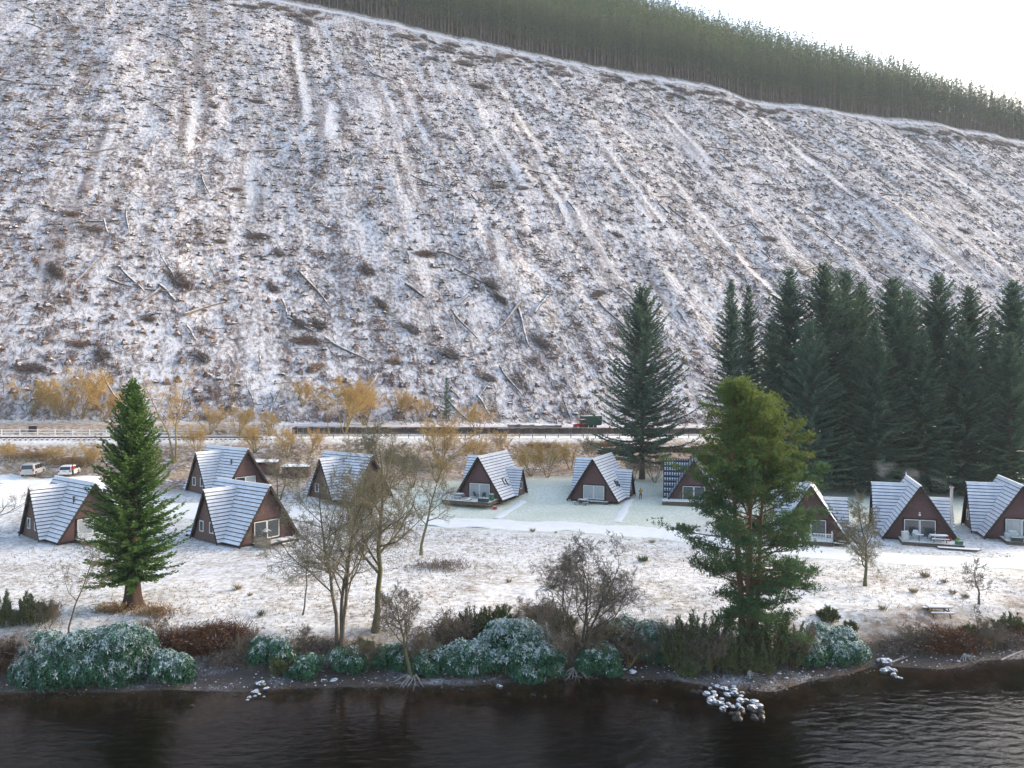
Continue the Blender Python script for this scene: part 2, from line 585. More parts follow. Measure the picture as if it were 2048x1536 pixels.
# lane and car park in ground coordinates
LANE = [G(px, py)[:2] for px, py in ((-260, 1010), (-60, 1002), (120, 1002), (330, 1018), (600, 1030), (900, 1046), (1120, 1053), (1330, 1066), (1620, 1104), (1860, 1122), (2100, 1132), (2400, 1150))]
PARK = [G(px, py)[:2] for px, py in ((-240, 948), (-20, 949), (60, 953), (130, 954), (200, 953), (215, 975), (190, 998), (60, 1000), (-60, 1000), (-260, 1005))]


def seg_dist(X, Y, pts):
    d = np.full(np.shape(X), 1e9)
    for (x0, y0), (x1, y1) in zip(pts[:-1], pts[1:]):
        dx, dy = x1 - x0, y1 - y0
        t = np.clip(((X - x0) * dx + (Y - y0) * dy) / (dx * dx + dy * dy), 0, 1)
        d = np.minimum(d, np.hypot(X - x0 - t * dx, Y - y0 - t * dy))
    return d


def build_ground():
    rows, cols = 660, 520
    Y = 26 * (900 / 26) ** (np.linspace(0, 1, rows))
    t = np.linspace(-1.15, 1.15, cols)
    X = t[None, :] * Y[:, None]
    Y = np.repeat(Y[:, None], cols, 1)
    Z = terrain(X, Y)
    u, v = uv(X, Y)
    d = Y - shore_y(X)
    hill = sstep(u, 153, 158)
    bank = sstep(u + 3 * vnoise(X * .2, Y * .2, 3), 114, 121) * (1 - sstep(u, 136.5, 138))
    bank = np.maximum(bank, sstep(u, 145.3, 145.8) * (1 - hill) * (v < 4))
    bank = np.maximum(bank, .85 * (1 - sstep(d + 2.0 * vnoise(X * .3, Y * .3, 9), 6.5, 9.5)) * (Y < 75))
    dl = seg_dist(X, Y, LANE)
    lawn = sstep(Y + 6 * vnoise(X * .08, Y * .08, 6), 88, 97) * (1 - sstep(u, 116, 122)) * sstep(X, -24, -14)
    lawn = np.maximum(lawn, .55 * (1 - sstep(dl, 1, 7)))
    shing = (1 - sstep(d + 1.2 * vnoise(X * .5, Y * .5, 2), 4.0, 6.0)) * (Y < 75)
    wet = 1 - sstep(d + .4 * vnoise(X * .6, Y * .6, 5), .2, 1.5)
    track = track_mask(u, v)
    floor = sstep(u - edge_u(v), -1.5, 1.5)
    matting = np.maximum(track_mask(u, v + 3.0), .6 * track_mask(u, v - 3.4)) * (1 - track)
    i = np.arange(rows - 1)[:, None] * cols; j = np.arange(cols - 1)[None, :]
    f = np.stack([i + j, i + j + 1, i + cols + j + 1, i + cols + j], -1).reshape(-1, 4)
    V = np.stack([X, Y, Z], -1).reshape(-1, 3)
    uf = u.reshape(-1)[f].mean(1)
    for name, sel, lab, cat in (('ground', uf < 156, 'frosted grass field and shingle shore in front of the felled slope', 'ground'),
                                ('hillside', uf >= 156, 'steep felled hillside dusted with snow behind the chalets', 'hillside')):
        ff = f[sel]
        used = np.unique(ff)
        remap = np.zeros(len(V), int); remap[used] = np.arange(len(used))
        mb = MB().add(V[used], remap[ff])
        o = mb.build(name, GROUND if name == 'ground' else HILLMAT, smooth=True)
        for an, arr in (('track', track), ('matting', matting), ('floor', floor), ('bank', bank), ('lawn', lawn), ('shingle', shing), ('wet', wet)):
            a = o.data.attributes.new(an, 'FLOAT', 'POINT')
            a.data.foreach_set('value', arr.reshape(-1)[used].astype(np.float32))
        tag(o, lab, cat, kind='structure')


build_ground()


def ribbon(name, pts, width, label, cat, mats=SNOW, lift=.05, step=1.0, wob=.35, cross=5, seed=1):
    """a sheet following the ground along a polyline"""
    pts = np.array(pts, float)
    seg = np.hypot(*np.diff(pts, axis=0).T)
    s = np.concatenate([[0], np.cumsum(seg)])
    q = np.arange(0, s[-1], step)
    x, y = np.interp(q, s, pts[:, 0]), np.interp(q, s, pts[:, 1])
    k = max(1, int(5 / step))
    xs = np.convolve(np.pad(x, k, 'edge'), np.ones(2 * k + 1) / (2 * k + 1), 'valid')
    ys = np.convolve(np.pad(y, k, 'edge'), np.ones(2 * k + 1) / (2 * k + 1), 'valid')
    tx, ty = np.gradient(xs), np.gradient(ys)
    l = np.hypot(tx, ty) + 1e-9
    nx, ny = -ty / l, tx / l
    w = np.broadcast_to(width, q.shape) / 2
    rows = []
    for c in np.linspace(-1, 1, cross):
        ww = w * c + (wob * fbm(q * .35, np.full_like(q, c * 7 + seed), seed, 3) * abs(c))
        X, Yy = xs + nx * ww, ys + ny * ww
        rows.append(np.stack([X, Yy, terrain(X, Yy) + (lift if abs(c) < 1 else lift * .2)], -1))
    V = np.stack(rows, 1)
    n = len(q)
    i = np.arange(n - 1)[:, None] * cross; j = np.arange(cross - 1)[None, :]
    f = np.stack([i + j, i + cross + j, i + cross + j + 1, i + j + 1], -1).reshape(-1, 4)
    o = MB().add(V.reshape(-1, 3), f).build(name, mats, smooth=True)
    return tag(o, label, cat, kind='structure')


LANE_SNOW = mat('trodden lane snow', (.92, .90, .86), (.85, .84, .81), .8, .8, .3, 6, stretch=(1, 1, 1))
ribbon('lane', LANE, 5.6, 'snow covered lane running past the chalet fronts', 'lane', LANE_SNOW, .09, .7, .8, 9, 2)


def sheet(name, poly, label, cat, mats, lift=.07):
    poly = np.array(poly)
    c = poly.mean(0)
    ring = []
    for s in np.linspace(0, 1, 14):
        for k in range(len(poly)):
            a, b = poly[k], poly[(k + 1) % len(poly)]
            for t in np.linspace(0, 1, 6, endpoint=False):
                p = c + (a + (b - a) * t - c) * s
                ring.append((*p, T(*p) + lift * (1 if s < .99 else .2)))
    n = len(poly) * 6
    V = np.array(ring)
    i = np.arange(13)[:, None] * n; j = np.arange(n)[None, :]
    f = np.stack([i + j, i + (j + 1) % n, i + n + (j + 1) % n, i + n + j], -1).reshape(-1, 4)
    o = MB().add(V, f).build(name, mats, smooth=True)
    return tag(o, label, cat, kind='structure')


sheet('car_park', PARK, 'snow covered parking ground behind the leftmost chalet', 'car park', LANE_SNOW)
for pa, pb, lab in (((1052, 996), (985, 1042), 'narrow snowy path beside the chalet with the green planters'),
                    ((1262, 996), (1232, 1050), 'narrow snowy path between the person in yellow and the chalet')):
    ribbon('footpath', [G(*pa)[:2], G(*pb)[:2]], 1.1, lab, 'path', LANE_SNOW, .07, .5, .12, 5, 4)

# public road on its bench behind the chalets
vv = np.arange(-90, 260, 2.0)
ribbon('road', [xy(141.6, a) for a in vv], 5.2, 'snowy road along the foot of the felled slope', 'road', LANE_SNOW, .06, 1.5, .25, 5, 6)

# loch
def water_material():
    m = bpy.data.materials.new('peaty loch water')
    m.use_nodes = True
    nt = m.node_tree; N, L = nt.nodes, nt.links
    N.remove(N['Principled BSDF'])
    out = N['Material Output']
    tc = N.new('ShaderNodeTexCoord')
    mp = N.new('ShaderNodeMapping'); mp.inputs['Scale'].default_value = (.55, 1.15, 1); mp.inputs['Rotation'].default_value = (0, 0, R(-24))
    L.new(tc.outputs['Object'], mp.inputs[0])
    n1 = N.new('ShaderNodeTexNoise'); n1.inputs['Scale'].default_value = 1.5; n1.inputs['Detail'].default_value = 4; n1.inputs['Distortion'].default_value = .3
    n1.inputs['Roughness'].default_value = .5
    L.new(mp.outputs[0], n1.inputs['Vector'])
    n2 = N.new('ShaderNodeTexNoise'); n2.inputs['Scale'].default_value = .16; n2.inputs['Detail'].default_value = 2
    L.new(tc.outputs['Object'], n2.inputs['Vector'])
    # ripples calm down close to the shore
    sx = N.new('ShaderNodeSeparateXYZ'); L.new(tc.outputs['Object'], sx.inputs[0])
    mr = N.new('ShaderNodeMapRange'); mr.inputs['From Min'].default_value = 48.5; mr.inputs['From Max'].default_value = 41
    mr.inputs['To Min'].default_value = .25; mr.inputs['To Max'].default_value = 1.0
    L.new(sx.outputs['Y'], mr.inputs['Value'])
    mu = N.new('ShaderNodeMath'); mu.operation = 'MULTIPLY'
    mr2 = N.new('ShaderNodeMapRange'); mr2.inputs['From Min'].default_value = .35; mr2.inputs['From Max'].default_value = .65; mr2.inputs['To Min'].default_value = .45
    L.new(n2.outputs['Fac'], mr2.inputs['Value'])
    L.new(mr.outputs[0], mu.inputs[0]); L.new(mr2.outputs[0], mu.inputs[1])
    bp = N.new('ShaderNodeBump'); bp.inputs['Distance'].default_value = .11
    L.new(mu.outputs[0], bp.inputs['Strength'])
    L.new(n1.outputs['Fac'], bp.inputs['Height'])
    gl = N.new('ShaderNodeBsdfGlossy'); gl.inputs['Roughness'].default_value = .02
    L.new(bp.outputs[0], gl.inputs['Normal'])
    tr = N.new('ShaderNodeBsdfTransparent'); tr.inputs['Color'].default_value = (.95, .92, .88, 1)
    fr = N.new('ShaderNodeFresnel'); fr.inputs['IOR'].default_value = 1.36
    L.new(bp.outputs[0], fr.inputs['Normal'])
    mx = N.new('ShaderNodeMixShader')
    L.new(fr.outputs[0], mx.inputs[0]); L.new(tr.outputs[0], mx.inputs[1]); L.new(gl.outputs[0], mx.inputs[2])
    L.new(mx.outputs[0], out.inputs['Surface'])
    va = N.new('ShaderNodeVolumeAbsorption')
    va.inputs['Color'].default_value = (.52, .27, .10, 1)
    va.inputs['Density'].default_value = 1.3
    L.new(va.outputs[0], out.inputs['Volume'])
    return m


wb = MB()
wb.box((0, -212.5, WATER_Z - 8), (1800, 575, 16))
tag(wb.build('water', water_material()), 'dark rippled loch water in front of the shingle shore', 'water', kind='structure')
lb = MB()
lb.add([[-900, -499, -16], [900, -499, -16], [900, 27, -13], [-900, 27, -13]], [[0, 1, 2, 3]])
tag(lb.build('lakebed', mat('peat lakebed', (.02, .012, .007), (.03, .018, .01), .5, .95)), 'dark peaty bed under the loch', 'lakebed', kind='structure')

# ------------------------------------------------------------------ A-frame chalets
HW, EZ, RH = 4.0, .25, 6.5                   # half width, eave height, ridge height
YF, YB = -5.5, 5.2                           # roof front and back edge
NC = 16


def course(p0, p1, p2, p3, n, lip=.09, top=.02):
    """one lapped roof course: dark board with a slab of snow that leaves its lower edge bare"""
    n = np.array(n, float)
    lo = np.array([p0, p1, p2, p3], float)
    up = lo + np.array([n * lip, n * lip, n * top, n * top])
    mb = MB()
    mb.hexa(np.vstack([lo, up]), mi=1)
    e = .15
    q = np.array([up[0] + (up[3] - up[0]) * e, up[1] + (up[2] - up[1]) * e, up[2], up[3]]) + n * .003
    mb.hexa(np.vstack([q, q + n * np.array([[.035], [.035], [.012], [.012]])]), mi=0)
    return mb


def main_x(z):
    return HW * (1 - (z - EZ) / (RH - EZ))


def lapped(poly_fn, z0, z1, step=.19, back=.0):
    """lapped boards between z0 and z1; poly_fn(z) gives the two end points of the board line and its outward normal"""
    mb = MB()
    zs = np.arange(z0, z1, step)
    for z in zs:
        zt = min(z + step, z1 - .001)
        a0, b0, n = poly_fn(z)
        a1, b1, _ = poly_fn(zt)
        n = np.array(n)
        a0, b0, a1, b1 = map(np.array, (a0, b0, a1, b1))
        mb.add([a0 + n * .028, b0 + n * .028, b1 + n * .004, a1 + n * .004], [[0, 1, 2, 3]])
        mb.add([a0, b0, b0 + n * .028, a0 + n * .028], [[0, 1, 2, 3]])
    return mb


def make_chalet_template():
    """list of (name, mesh, parent index or None, flag)"""
    P = []
    rm = [ROOF_SNOW, DARK_LIP]

    def add(name, mb, mats, parent=None, flag=None):
        P.append((name, mb.mesh(name, mats), parent, flag))
        return len(P) - 1
    # roof decking under the courses
    dk = MB()
    for s in (-1, 1):
        n = np.array([s * (RH - EZ), 0, HW]); n /= np.linalg.norm(n)
        a = [[s * HW, YF, EZ], [s * HW, YB, EZ], [0, YB, RH], [0, YF, RH]]
        a = np.array(a, float)
        dk.hexa(np.vstack([a - n * .14, a - n * .01]))
    roof = add('roof', dk, TIMBER_DARK)
    ts = np.linspace(0, 1, NC + 1)
    for s in (-1, 1):
        n = np.array([s * (RH - EZ), 0, HW]); n /= np.linalg.norm(n)
        for i in range(NC):
            za, zb = EZ + (RH - EZ) * ts[i], EZ + (RH - EZ) * min(1, ts[i + 1] + .004)
            xa, xb = s * main_x(za), s * main_x(zb)
            add('roof_course', course([xa, YF - .04, za], [xa, YB + .04, za], [xb, YB + .04, zb], [xb, YF - .04, zb], n), rm, roof)
    rc = MB().box((0, (YF + YB) / 2, RH + .06), (.22, YB - YF + .12, .12), mi=0)
    add('ridge_cap', rc, [SNOW], roof)
    # cross gables: left big, right low
    for s, yc, hc, zr, xo, nc, wall_x in ((-1, .6, 2.85, 6.0, HW + .6, 15, HW + .2), (1, 1.3, 2.0, 4.3, HW + .45, 11, HW + .1)):
        tg = np.linspace(0, 1, nc + 1)
        for q in (-1, 1):
            n = np.array([0, q * (zr - EZ), hc]); n /= np.linalg.norm(n)
            for i in range(nc):
                za, zb = EZ + (zr - EZ) * tg[i], EZ + (zr - EZ) * min(1, tg[i + 1] + .004)
                ya, yb = yc + q * hc * (1 - tg[i]), yc + q * hc * (1 - min(1, tg[i + 1] + .004))
                pts = [[s * xo, ya, za], [s * (main_x(za) - .12), ya, za], [s * (main_x(zb) - .12), yb, zb], [s * xo, yb, zb]]
                add('roof_course', course(*pts, n), rm, roof)
        rc = MB().box((s * (xo + main_x(zr)) / 2, yc, zr + .05), (xo - main_x(zr) + .1, .2, .1))
        add('ridge_cap', rc, [SNOW], roof)
        # gable wall
        def fn(z, s=s, yc=yc, hc=hc, zr=zr, wall_x=wall_x):
            w = (hc - .12) * (1 - (z - EZ) / (zr - EZ))
            return [s * wall_x, yc - w, z], [s * wall_x, yc + w, z], [s, 0, 0]
        add('left_gable_wall' if s < 0 else 'right_gable_wall', lapped(fn, .18, zr - .12), CLAD_SIDE)
        for q in (-1, 1):
            b = MB().bar((s * (xo - .02), yc + q * hc, EZ - .16), (s * (xo - .02), yc, zr - .12), .07, .24)
            add('bargeboard', b, TIMBER_DARK)
        wins = ((yc + .95, 1.75, .72, 1.15), (yc - 1.1, 1.75, .72, 1.15)) if s < 0 else ((yc - .1, 1.7, .8, 1.0),)
        for wy, wz, ww, wh in wins:
            f = MB()
            x = s * (wall_x + .05)
            for dy in (-1, 1):
                f.box((x, wy + dy * ww / 2, wz), (.09, .09, wh + .09))
            for dz in (-1, 1):
                f.box((x, wy, wz + dz * wh / 2), (.09, ww - .09, .09))
            wi = add('window', f, WHITE_PAINT)
            add('pane', MB().box((x - s * .01, wy, wz), (.04, ww - .09, wh - .09)), GLASS, wi)
    # front and back walls
    for name, y, ny in (('front_wall', YF + .75, -1), ('rear_wall', YB - .45, 1)):
        def fn(z, y=y, ny=ny):
            w = main_x(z) - .16
            return [-w, y, z], [w, y, z], [0, ny, 0]
        add(name, lapped(fn, .2, RH - .2), CLAD)
    for y in (YF - .03, YB + .03):
        for s in (-1, 1):
            b = MB().bar((s * (HW + .02), y, EZ - .18), (0, y, RH - .13), .08, .28)
            add('bargeboard', b, TIMBER_DARK)
    add('base', MB().box((0, 0, .02), (2 * HW - .8, 9.6, .36)), TIMBER_DARK)
    # sliding door
    f = MB()
    y = YF + .75 - .06
    f.box((-1.72, y, 1.42), (.14, .12, 2.2), mi=1); f.box((1.72, y, 1.42), (.14, .12, 2.2), mi=1)
    f.box((0, y, 2.56), (3.58, .12, .14), mi=1); f.box((0, y, .36), (3.58, .14, .12), mi=1)
    for cx in (-.83, .83):
        for dx in (-.77, .77):
            f.box((cx + dx, y - .03, 1.45), (.08, .08, 2.02))
        f.box((cx, y - .03, 2.44), (1.46, .08, .08)); f.box((cx, y - .03, .47), (1.46, .08, .1))
    d = add('sliding_door', f, [WHITE_PAINT, TIMBER_DARK])
    for k, cx in enumerate((-.83, .83)):
        add('pane', MB().box((cx, y, 1.45), (1.46, .05, 1.88)), GLASS, d, 'pane%d' % k)
    return P


TEMPLATE = make_chalet_template()
TILE = mat('blue black roof tile', (.030, .036, .055), (.022, .026, .04), 2, .55)


def tile_mat():
    m = bpy.data.materials.new('snow flecked dark roof tile')
    m.use_nodes = True
    N, L = m.node_tree.nodes, m.node_tree.links
    bs = N['Principled BSDF']; bs.inputs['Roughness'].default_value = .6
    tc = N.new('ShaderNodeTexCoord')
    mp = N.new('ShaderNodeMapping'); mp.inputs['Scale'].default_value = (2.6, 2.6, 2.6)
    L.new(tc.outputs['Object'], mp.inputs[0])
    wv = N.new('ShaderNodeTexWave'); wv.wave_type = 'BANDS'; wv.bands_direction = 'Y'; wv.inputs['Scale'].default_value = .32; wv.inputs['Distortion'].default_value = .4
    wx = N.new('ShaderNodeTexWave'); wx.wave_type = 'BANDS'; wx.bands_direction = 'X'; wx.inputs['Scale'].default_value = .32; wx.inputs['Distortion'].default_value = .4
    L.new(mp.outputs[0], wv.inputs[0]); L.new(mp.outputs[0], wx.inputs[0])
    mu = N.new('ShaderNodeMath'); mu.operation = 'MULTIPLY'
    L.new(wv.outputs['Fac'], mu.inputs[0]); L.new(wx.outputs['Fac'], mu.inputs[1])
    mr = N.new('ShaderNodeMapRange'); mr.inputs['From Min'].default_value = .25; mr.inputs['From Max'].default_value = .5
    L.new(mu.outputs[0], mr.inputs['Value'])
    mx = N.new('ShaderNodeMix'); mx.data_type = 'RGBA'
    mx.inputs['A'].default_value = (.03, .038, .06, 1); mx.inputs['B'].default_value = (.66, .70, .78, 1)
    L.new(mr.outputs[0], mx.inputs['Factor']); L.new(mx.outputs['Result'], bs.inputs['Base Color'])
    return m


TILED = tile_mat()
CHALETS = []


def chalet(x, y, yaw, label, dark=False, curtains=(0, 0), zoff=0.0):
    z = min(T(x + dx, y + dy) for dx in (-3, 0, 3) for dy in (-4, 0, 4)) * .4 + T(x, y) * .6 + zoff
    root = empty('chalet', (x, y, z), R(yaw))
    tag(root, label, 'chalet', 'chalets')
    objs = []
    for name, me, par, flag in TEMPLATE:
        o = link_mesh(name, me, root if par is None else objs[par])
        objs.append(o)
        if dark and name == 'roof_course':
            o.material_slots[0].link = 'OBJECT'; o.material_slots[0].material = TILED
        if dark and name == 'ridge_cap':
            o.material_slots[0].link = 'OBJECT'; o.material_slots[0].material = TILE
        if flag and flag.startswith('pane') and curtains[int(flag[4])]:
            o.material_slots[0].link = 'OBJECT'; o.material_slots[0].material = CURTAIN
    CHALETS.append((x, y, z, R(yaw)))
    return root


def on_chalet(i, lx, ly, lz=0.0):
    x, y, z, a = CHALETS[i]
    p = rotz(a) @ np.array([lx, ly, lz])
    return (x + p[0], y + p[1], z + p[2])


CH = [
    chalet(-52.3, 88.3, 53, 'brown A-frame chalet beside the giant conifer, snow roof toward the parked cars', curtains=(1, 0)),
    chalet(-42.6, 110.4, 53, 'A-frame chalet with a roof vent pipe, half hidden behind another chalet', curtains=(0, 1)),
    chalet(-31.9, 87.5, 53, 'large brown A-frame chalet with a pale fence panel and picnic table at its front'),
    chalet(-24.4, 109.4, 53, 'A-frame chalet half hidden behind bare trees, next to two low sheds'),
    chalet(-2.9, 114.0, -23, 'A-frame chalet with a snowy deck, picnic table and green planters in front', curtains=(1, 1)),
    chalet(14.2, 115.9, -23, 'A-frame chalet with round picnic seat in front, beside the person in yellow', curtains=(1, 1)),
    chalet(28.5, 116.2, -13, 'A-frame chalet with dark snow-flecked tile roof behind the tall pine', dark=True),
    chalet(36.8, 91.5, -20, 'A-frame chalet with a white deck balustrade, right beside the tall pine'),
    chalet(49.6, 91.5, -20, 'A-frame chalet with a smoking steel flue and cluttered deck'),
    chalet(61.8, 91.8, -20, 'A-frame chalet at the right edge, cut by the picture border', curtains=(1, 0)),
]

# extras fixed to single chalets
for i in (0, 1):
    mb = MB().tube([(-1.5, -3.6, 3.7), (-1.5, -3.6, 4.9)], .09, 8, cap=True).tube([(-1.5, -3.6, 4.9), (-1.5, -3.6, 5.0)], .16, 8, cap=True)
    mb.build('vent_pipe', TIMBER_DARK, CH[i])
for i in (4, 5, 7):
    for yy in (-1.9, -.95):
        n = np.array([RH - EZ, 0, HW]); n /= np.linalg.norm(n)
        zc = 2.5 if yy < -1.5 else 2.35
        c = np.array([main_x(zc), yy, zc])
        sl = np.array([-HW, 0, RH - EZ]); sl /= np.linalg.norm(sl)
        M = np.stack([[0, 1, 0], sl, n], 1)
        o = MB().box(c + n * .12, (.66, 1.0, .14), M).build('roof_window', DARK_LIP, CH[i])
        MB().box(c + n * .17, (.46, .78, .09), M).build('pane', GLASS if i != 4 else SNOW_THIN, o)
for i in (7, 8):
    MB().tube([(0, 5.2, RH), (0, 5.2, RH + .55)], [.06, .03], 6).box((0, 5.2, RH + .3), (.16, .16, .16)).build('finial', WHITE_PAINT, CH[i])
MB().tube([(3.75, -2.3, .4), (3.75, -2.3, 6.0)], .16, 10, cap=True).tube([(3.75, -2.3, 6.05), (3.75, -2.3, 6.25)], .24, 10, cap=True).build('flue', STEEL, CH[8])
MB().box((0, YF + .68, 3.3), (.16, .12, .16)).box((0, YF + .68, 3.05), (.22, .1, .2)).build('outside_lamp', WHITE_PAINT, CH[8])
for i in (0, 2, 5, 7, 8, 9):
    MB().box((1.98, YF + .66, 1.9), (.09, .12, .26)).build('wall_lamp', TIMBER_DARK, CH[i])


def deck(i, x0, x1, y0, y1, z=.32, rail=None, railmat=WHITE_PAINT, snow=LANE_SNOW):
    mb = MB()
    n = max(2, int((x1 - x0) / .3))
    e = np.linspace(x0, x1, n + 1)
    for a, b in zip(e[:-1], e[1:]):
        mb.box(((a + b) / 2, (y0 + y1) / 2, z - .03 + random.uniform(-.004, .004)), (b - a - .015, y1 - y0, .06), mi=0, top=1)
    d = mb.build('deck', [TIMBER, snow], CH[i])
    sk = MB().box(((x0 + x1) / 2, y0 + .05, z / 2 - .12), (x1 - x0 - .06, .05, z)).box((x0 + .05, (y0 + y1) / 2, z / 2 - .12), (.05, y1 - y0 - .2, z)).box((x1 - .05, (y0 + y1) / 2, z / 2 - .12), (.05, y1 - y0 - .2, z))
    sk.build('skirt', TIMBER, d)
    if rail:
        rb = MB()
        for (ax, ay), (bx, by) in rail:
            a, b = np.array([ax, ay, z]), np.array([bx, by, z])
            L = np.linalg.norm(b - a)
            for k in range(int(L / .16) + 1):
                p = a + (b - a) * k / (L / .16)
                rb.box(p + (0, 0, .42), (.045, .045, .84))
            rb.bar(a + (0, 0, .88), b + (0, 0, .88), .1, .06)
            for p in (a, b):
                rb.box(p + (0, 0, .5), (.12, .12, 1.1))
        rb.build('balustrade', railmat, CH[i])


deck(0, -1.9, 3.3, -7.6, -4.9, .35, rail=(((-1.9, -7.5), (3.2, -7.5)), ((-1.9, -7.5), (-1.9, -5.7))))
deck(2, -2.0, 3.0, -6.9, -4.9, .22)
deck(4, -4.4, 3.2, -8.6, -4.9, .38)
deck(5, -1.8, 2.4, -6.0, -4.9, .25)
deck(6, -4.6, 2.5, -7.8, -4.9, .55)
deck(7, -3.4, 2.3, -7.4, -4.9, .45, rail=(((-3.4, -7.3), (2.2, -7.3)), ((2.2, -7.3), (2.2, -6.2))))
deck(8, -2.3, 4.0, -8.0, -4.9, .40)
deck(9, -2.3, 3.0, -8.0, -4.9, .40)
MB().box((3.2, -8.6, .12), (4.0, .9, .14), top=1).box((4.6, -7.9, .06), (1.8, .8, .12), top=1).build('step', [TIMBER, LANE_SNOW], CH[8])
MB().box((2.9, -6.6, .2), (1.0, .9, .2), top=1).box((3.3, -6.4, .38), (.8, .7, .2), top=1).build('step', [TIMBER_DARK, LANE_SNOW], CH[7])


# ------------------------------------------------------------------ garden furniture and clutter
def make_picnic_parts():
    P = []
    for k in range(5):
        P.append(('plank', MB().box((0, -.3 + k * .15, .74), (1.8, .14, .04), mi=0, top=1)))
    for s in (-1, 1):
        for k in range(2):
            P.append(('bench_plank', MB().box((0, s * (.62 + k * .15), .44), (1.8, .14, .04), mi=0, top=1)))
    for ex in (-.65, .65):
        for s in (-1, 1):
            P.append(('leg', MB().bar((ex, s * .62, 0), (ex, s * .22, .72), .05, .09)))
        P.append(('cross_bar', MB().bar((ex + .05, -.74, .39), (ex + .05, .74, .39), .04, .09)))
    P.append(('snow', MB().box((0, 0, .80), (1.76, .70, .07), mi=1)))
    for s_ in (-1, 1):
        P.append(('snow', MB().box((0, s_ * .695, .485), (1.74, .26, .05), mi=1)))
    return [(n, m.mesh(n, [TIMBER, SNOW])) for n, m in P]


PICNIC = make_picnic_parts()


def picnic(loc, rz, label, scale=1.0):
    r = empty('picnic_table', loc, rz, scale)
    tag(r, label, 'picnic table', 'picnic tables')
    for n, me in PICNIC:
        link_mesh(n, me, r)
    return r


def ground_at(x, y, dz=0.0):
    return (x, y, T(x, y) + dz)


gx, gy, gz = G(1877, 1232)
picnic((gx, gy, gz), R(-4), 'snow topped picnic table standing alone on the grass near the shore', 1.0)
p = on_chalet(2, .3, -7.9)
picnic(ground_at(p[0], p[1]), R(53), 'picnic table beside the pale fence panel at the large chalet')
picnic(on_chalet(4, -2.6, -7.0, .38), R(-18), 'picnic table on the deck with the green planters')
picnic(on_chalet(8, 1.6, -6.9, .40), R(-14), 'picnic table on the cluttered deck under the smoking flue')
# round table with seats
p = on_chalet(5, -1.0, -7.0)
r = empty('round_picnic_table', ground_at(p[0], p[1]), 0.2)
tag(r, 'round wooden picnic table with ring of seats in front of chalet', 'picnic table')
th = np.linspace(0, 2 * np.pi, 9)[:-1]


def disc(mb, rad, z, h, n=16, mi=0, top=1, r0=0.0):
    a = np.arange(n) * 2 * np.pi / n
    o = np.stack([np.cos(a) * rad, np.sin(a) * rad], 1)
    i2 = np.stack([np.cos(a) * max(r0, .001), np.sin(a) * max(r0, .001)], 1)
    V = np.vstack([np.c_[o, np.full(n, z)], np.c_[o, np.full(n, z + h)], np.c_[i2, np.full(n, z + h)], np.c_[i2, np.full(n, z)]])
    k = np.arange(n); k2 = (k + 1) % n
    mb.add(V, np.vstack([np.stack([k, k2, n + k2, n + k], 1), np.stack([n + k, n + k2, 2 * n + k2, 2 * n + k], 1), np.stack([2 * n + k, 2 * n + k2, 3 * n + k2, 3 * n + k], 1), np.stack([3 * n + k, 3 * n + k2, k2, k], 1)]),
           np.repeat([mi, top, mi, mi], n))
    return mb


disc(MB(), .75, .70, .06).build('table_top', [TIMBER, SNOW], r)
for k in range(4):
    a = k * np.pi / 2
    MB().box((math.cos(a) * 1.25, math.sin(a) * 1.25, .43), (.34, .95, .06), rotz(a), mi=0, top=1).build('seat', [TIMBER, SNOW], r)
    MB().bar((math.cos(a) * .2, math.sin(a) * .2, .36), (math.cos(a) * 1.35, math.sin(a) * 1.35, .36), .08, .08).bar((math.cos(a) * .5, math.sin(a) * .5, 0), (math.cos(a) * .5, math.sin(a) * .5, .7), .08, .08).bar((math.cos(a) * 1.25, math.sin(a) * 1.25, 0), (math.cos(a) * 1.25, math.sin(a) * 1.25, .42), .08, .08).build('leg', TIMBER, r)

# fence panel and bird table beside the large chalet
p0, p1 = on_chalet(2, -2.3, -5.9), on_chalet(2, -1.9, -8.2)
r = empty('fence_panel', ground_at(p0[0], p0[1]))
tag(r, 'pale wooden fence panel at the corner of the large chalet', 'fence panel')
b0 = np.array(p0) - np.array(r.location); b1 = np.array(p1) - np.array(r.location); b0[2] = b1[2] = 0
for k in range(3):
    q = b0 + (b1 - b0) * k / 2
    MB().box(q + (0, 0, .6), (.1, .1, 1.3)).build('post', TIMBER_PALE, r)
for k in range(8):
    MB().bar(b0 + (0, 0, .12 + k * .145), b1 + (0, 0, .12 + k * .145), .03, .12).build('board', TIMBER_PALE, r)
p = on_chalet(2, -.9, -6.1, .22)
r = empty('bird_table', p, R(42))
tag(r, 'small bird table with a snowy pitched roof by the fence panel', 'bird table')
MB().box((0, 0, .55), (.08, .08, 1.1)).build('post', TIMBER, r)
MB().box((0, 0, 1.12), (.5, .5, .05)).build('tray', TIMBER, r)
mbr = MB()
for s in (-1, 1):
    mbr.hexa([[s * .38, -.34, 1.3], [s * .38, .34, 1.3], [0, .34, 1.55], [0, -.34, 1.55], [s * .38, -.34, 1.36], [s * .38, .34, 1.36], [0, .34, 1.62], [0, -.34, 1.62]])
mbr.build('roof', SNOW, r)

GREEN_PLASTIC = mat('green plastic', (.03, .16, .09), (.02, .10, .06), 3, .5)
DARK_PLASTIC = mat('dark planter', (.04, .06, .055), (.03, .04, .04), 3, .6)
RED_PAINT = mat('red paint', (.45, .03, .04), (.32, .03, .03), 3, .4)
PALE_PLASTIC = mat('pale garden plastic', (.50, .52, .50), (.36, .38, .37), 3, .6)
SACK = mat('tan sacking', (.42, .30, .17), (.32, .23, .14), 3, .9)


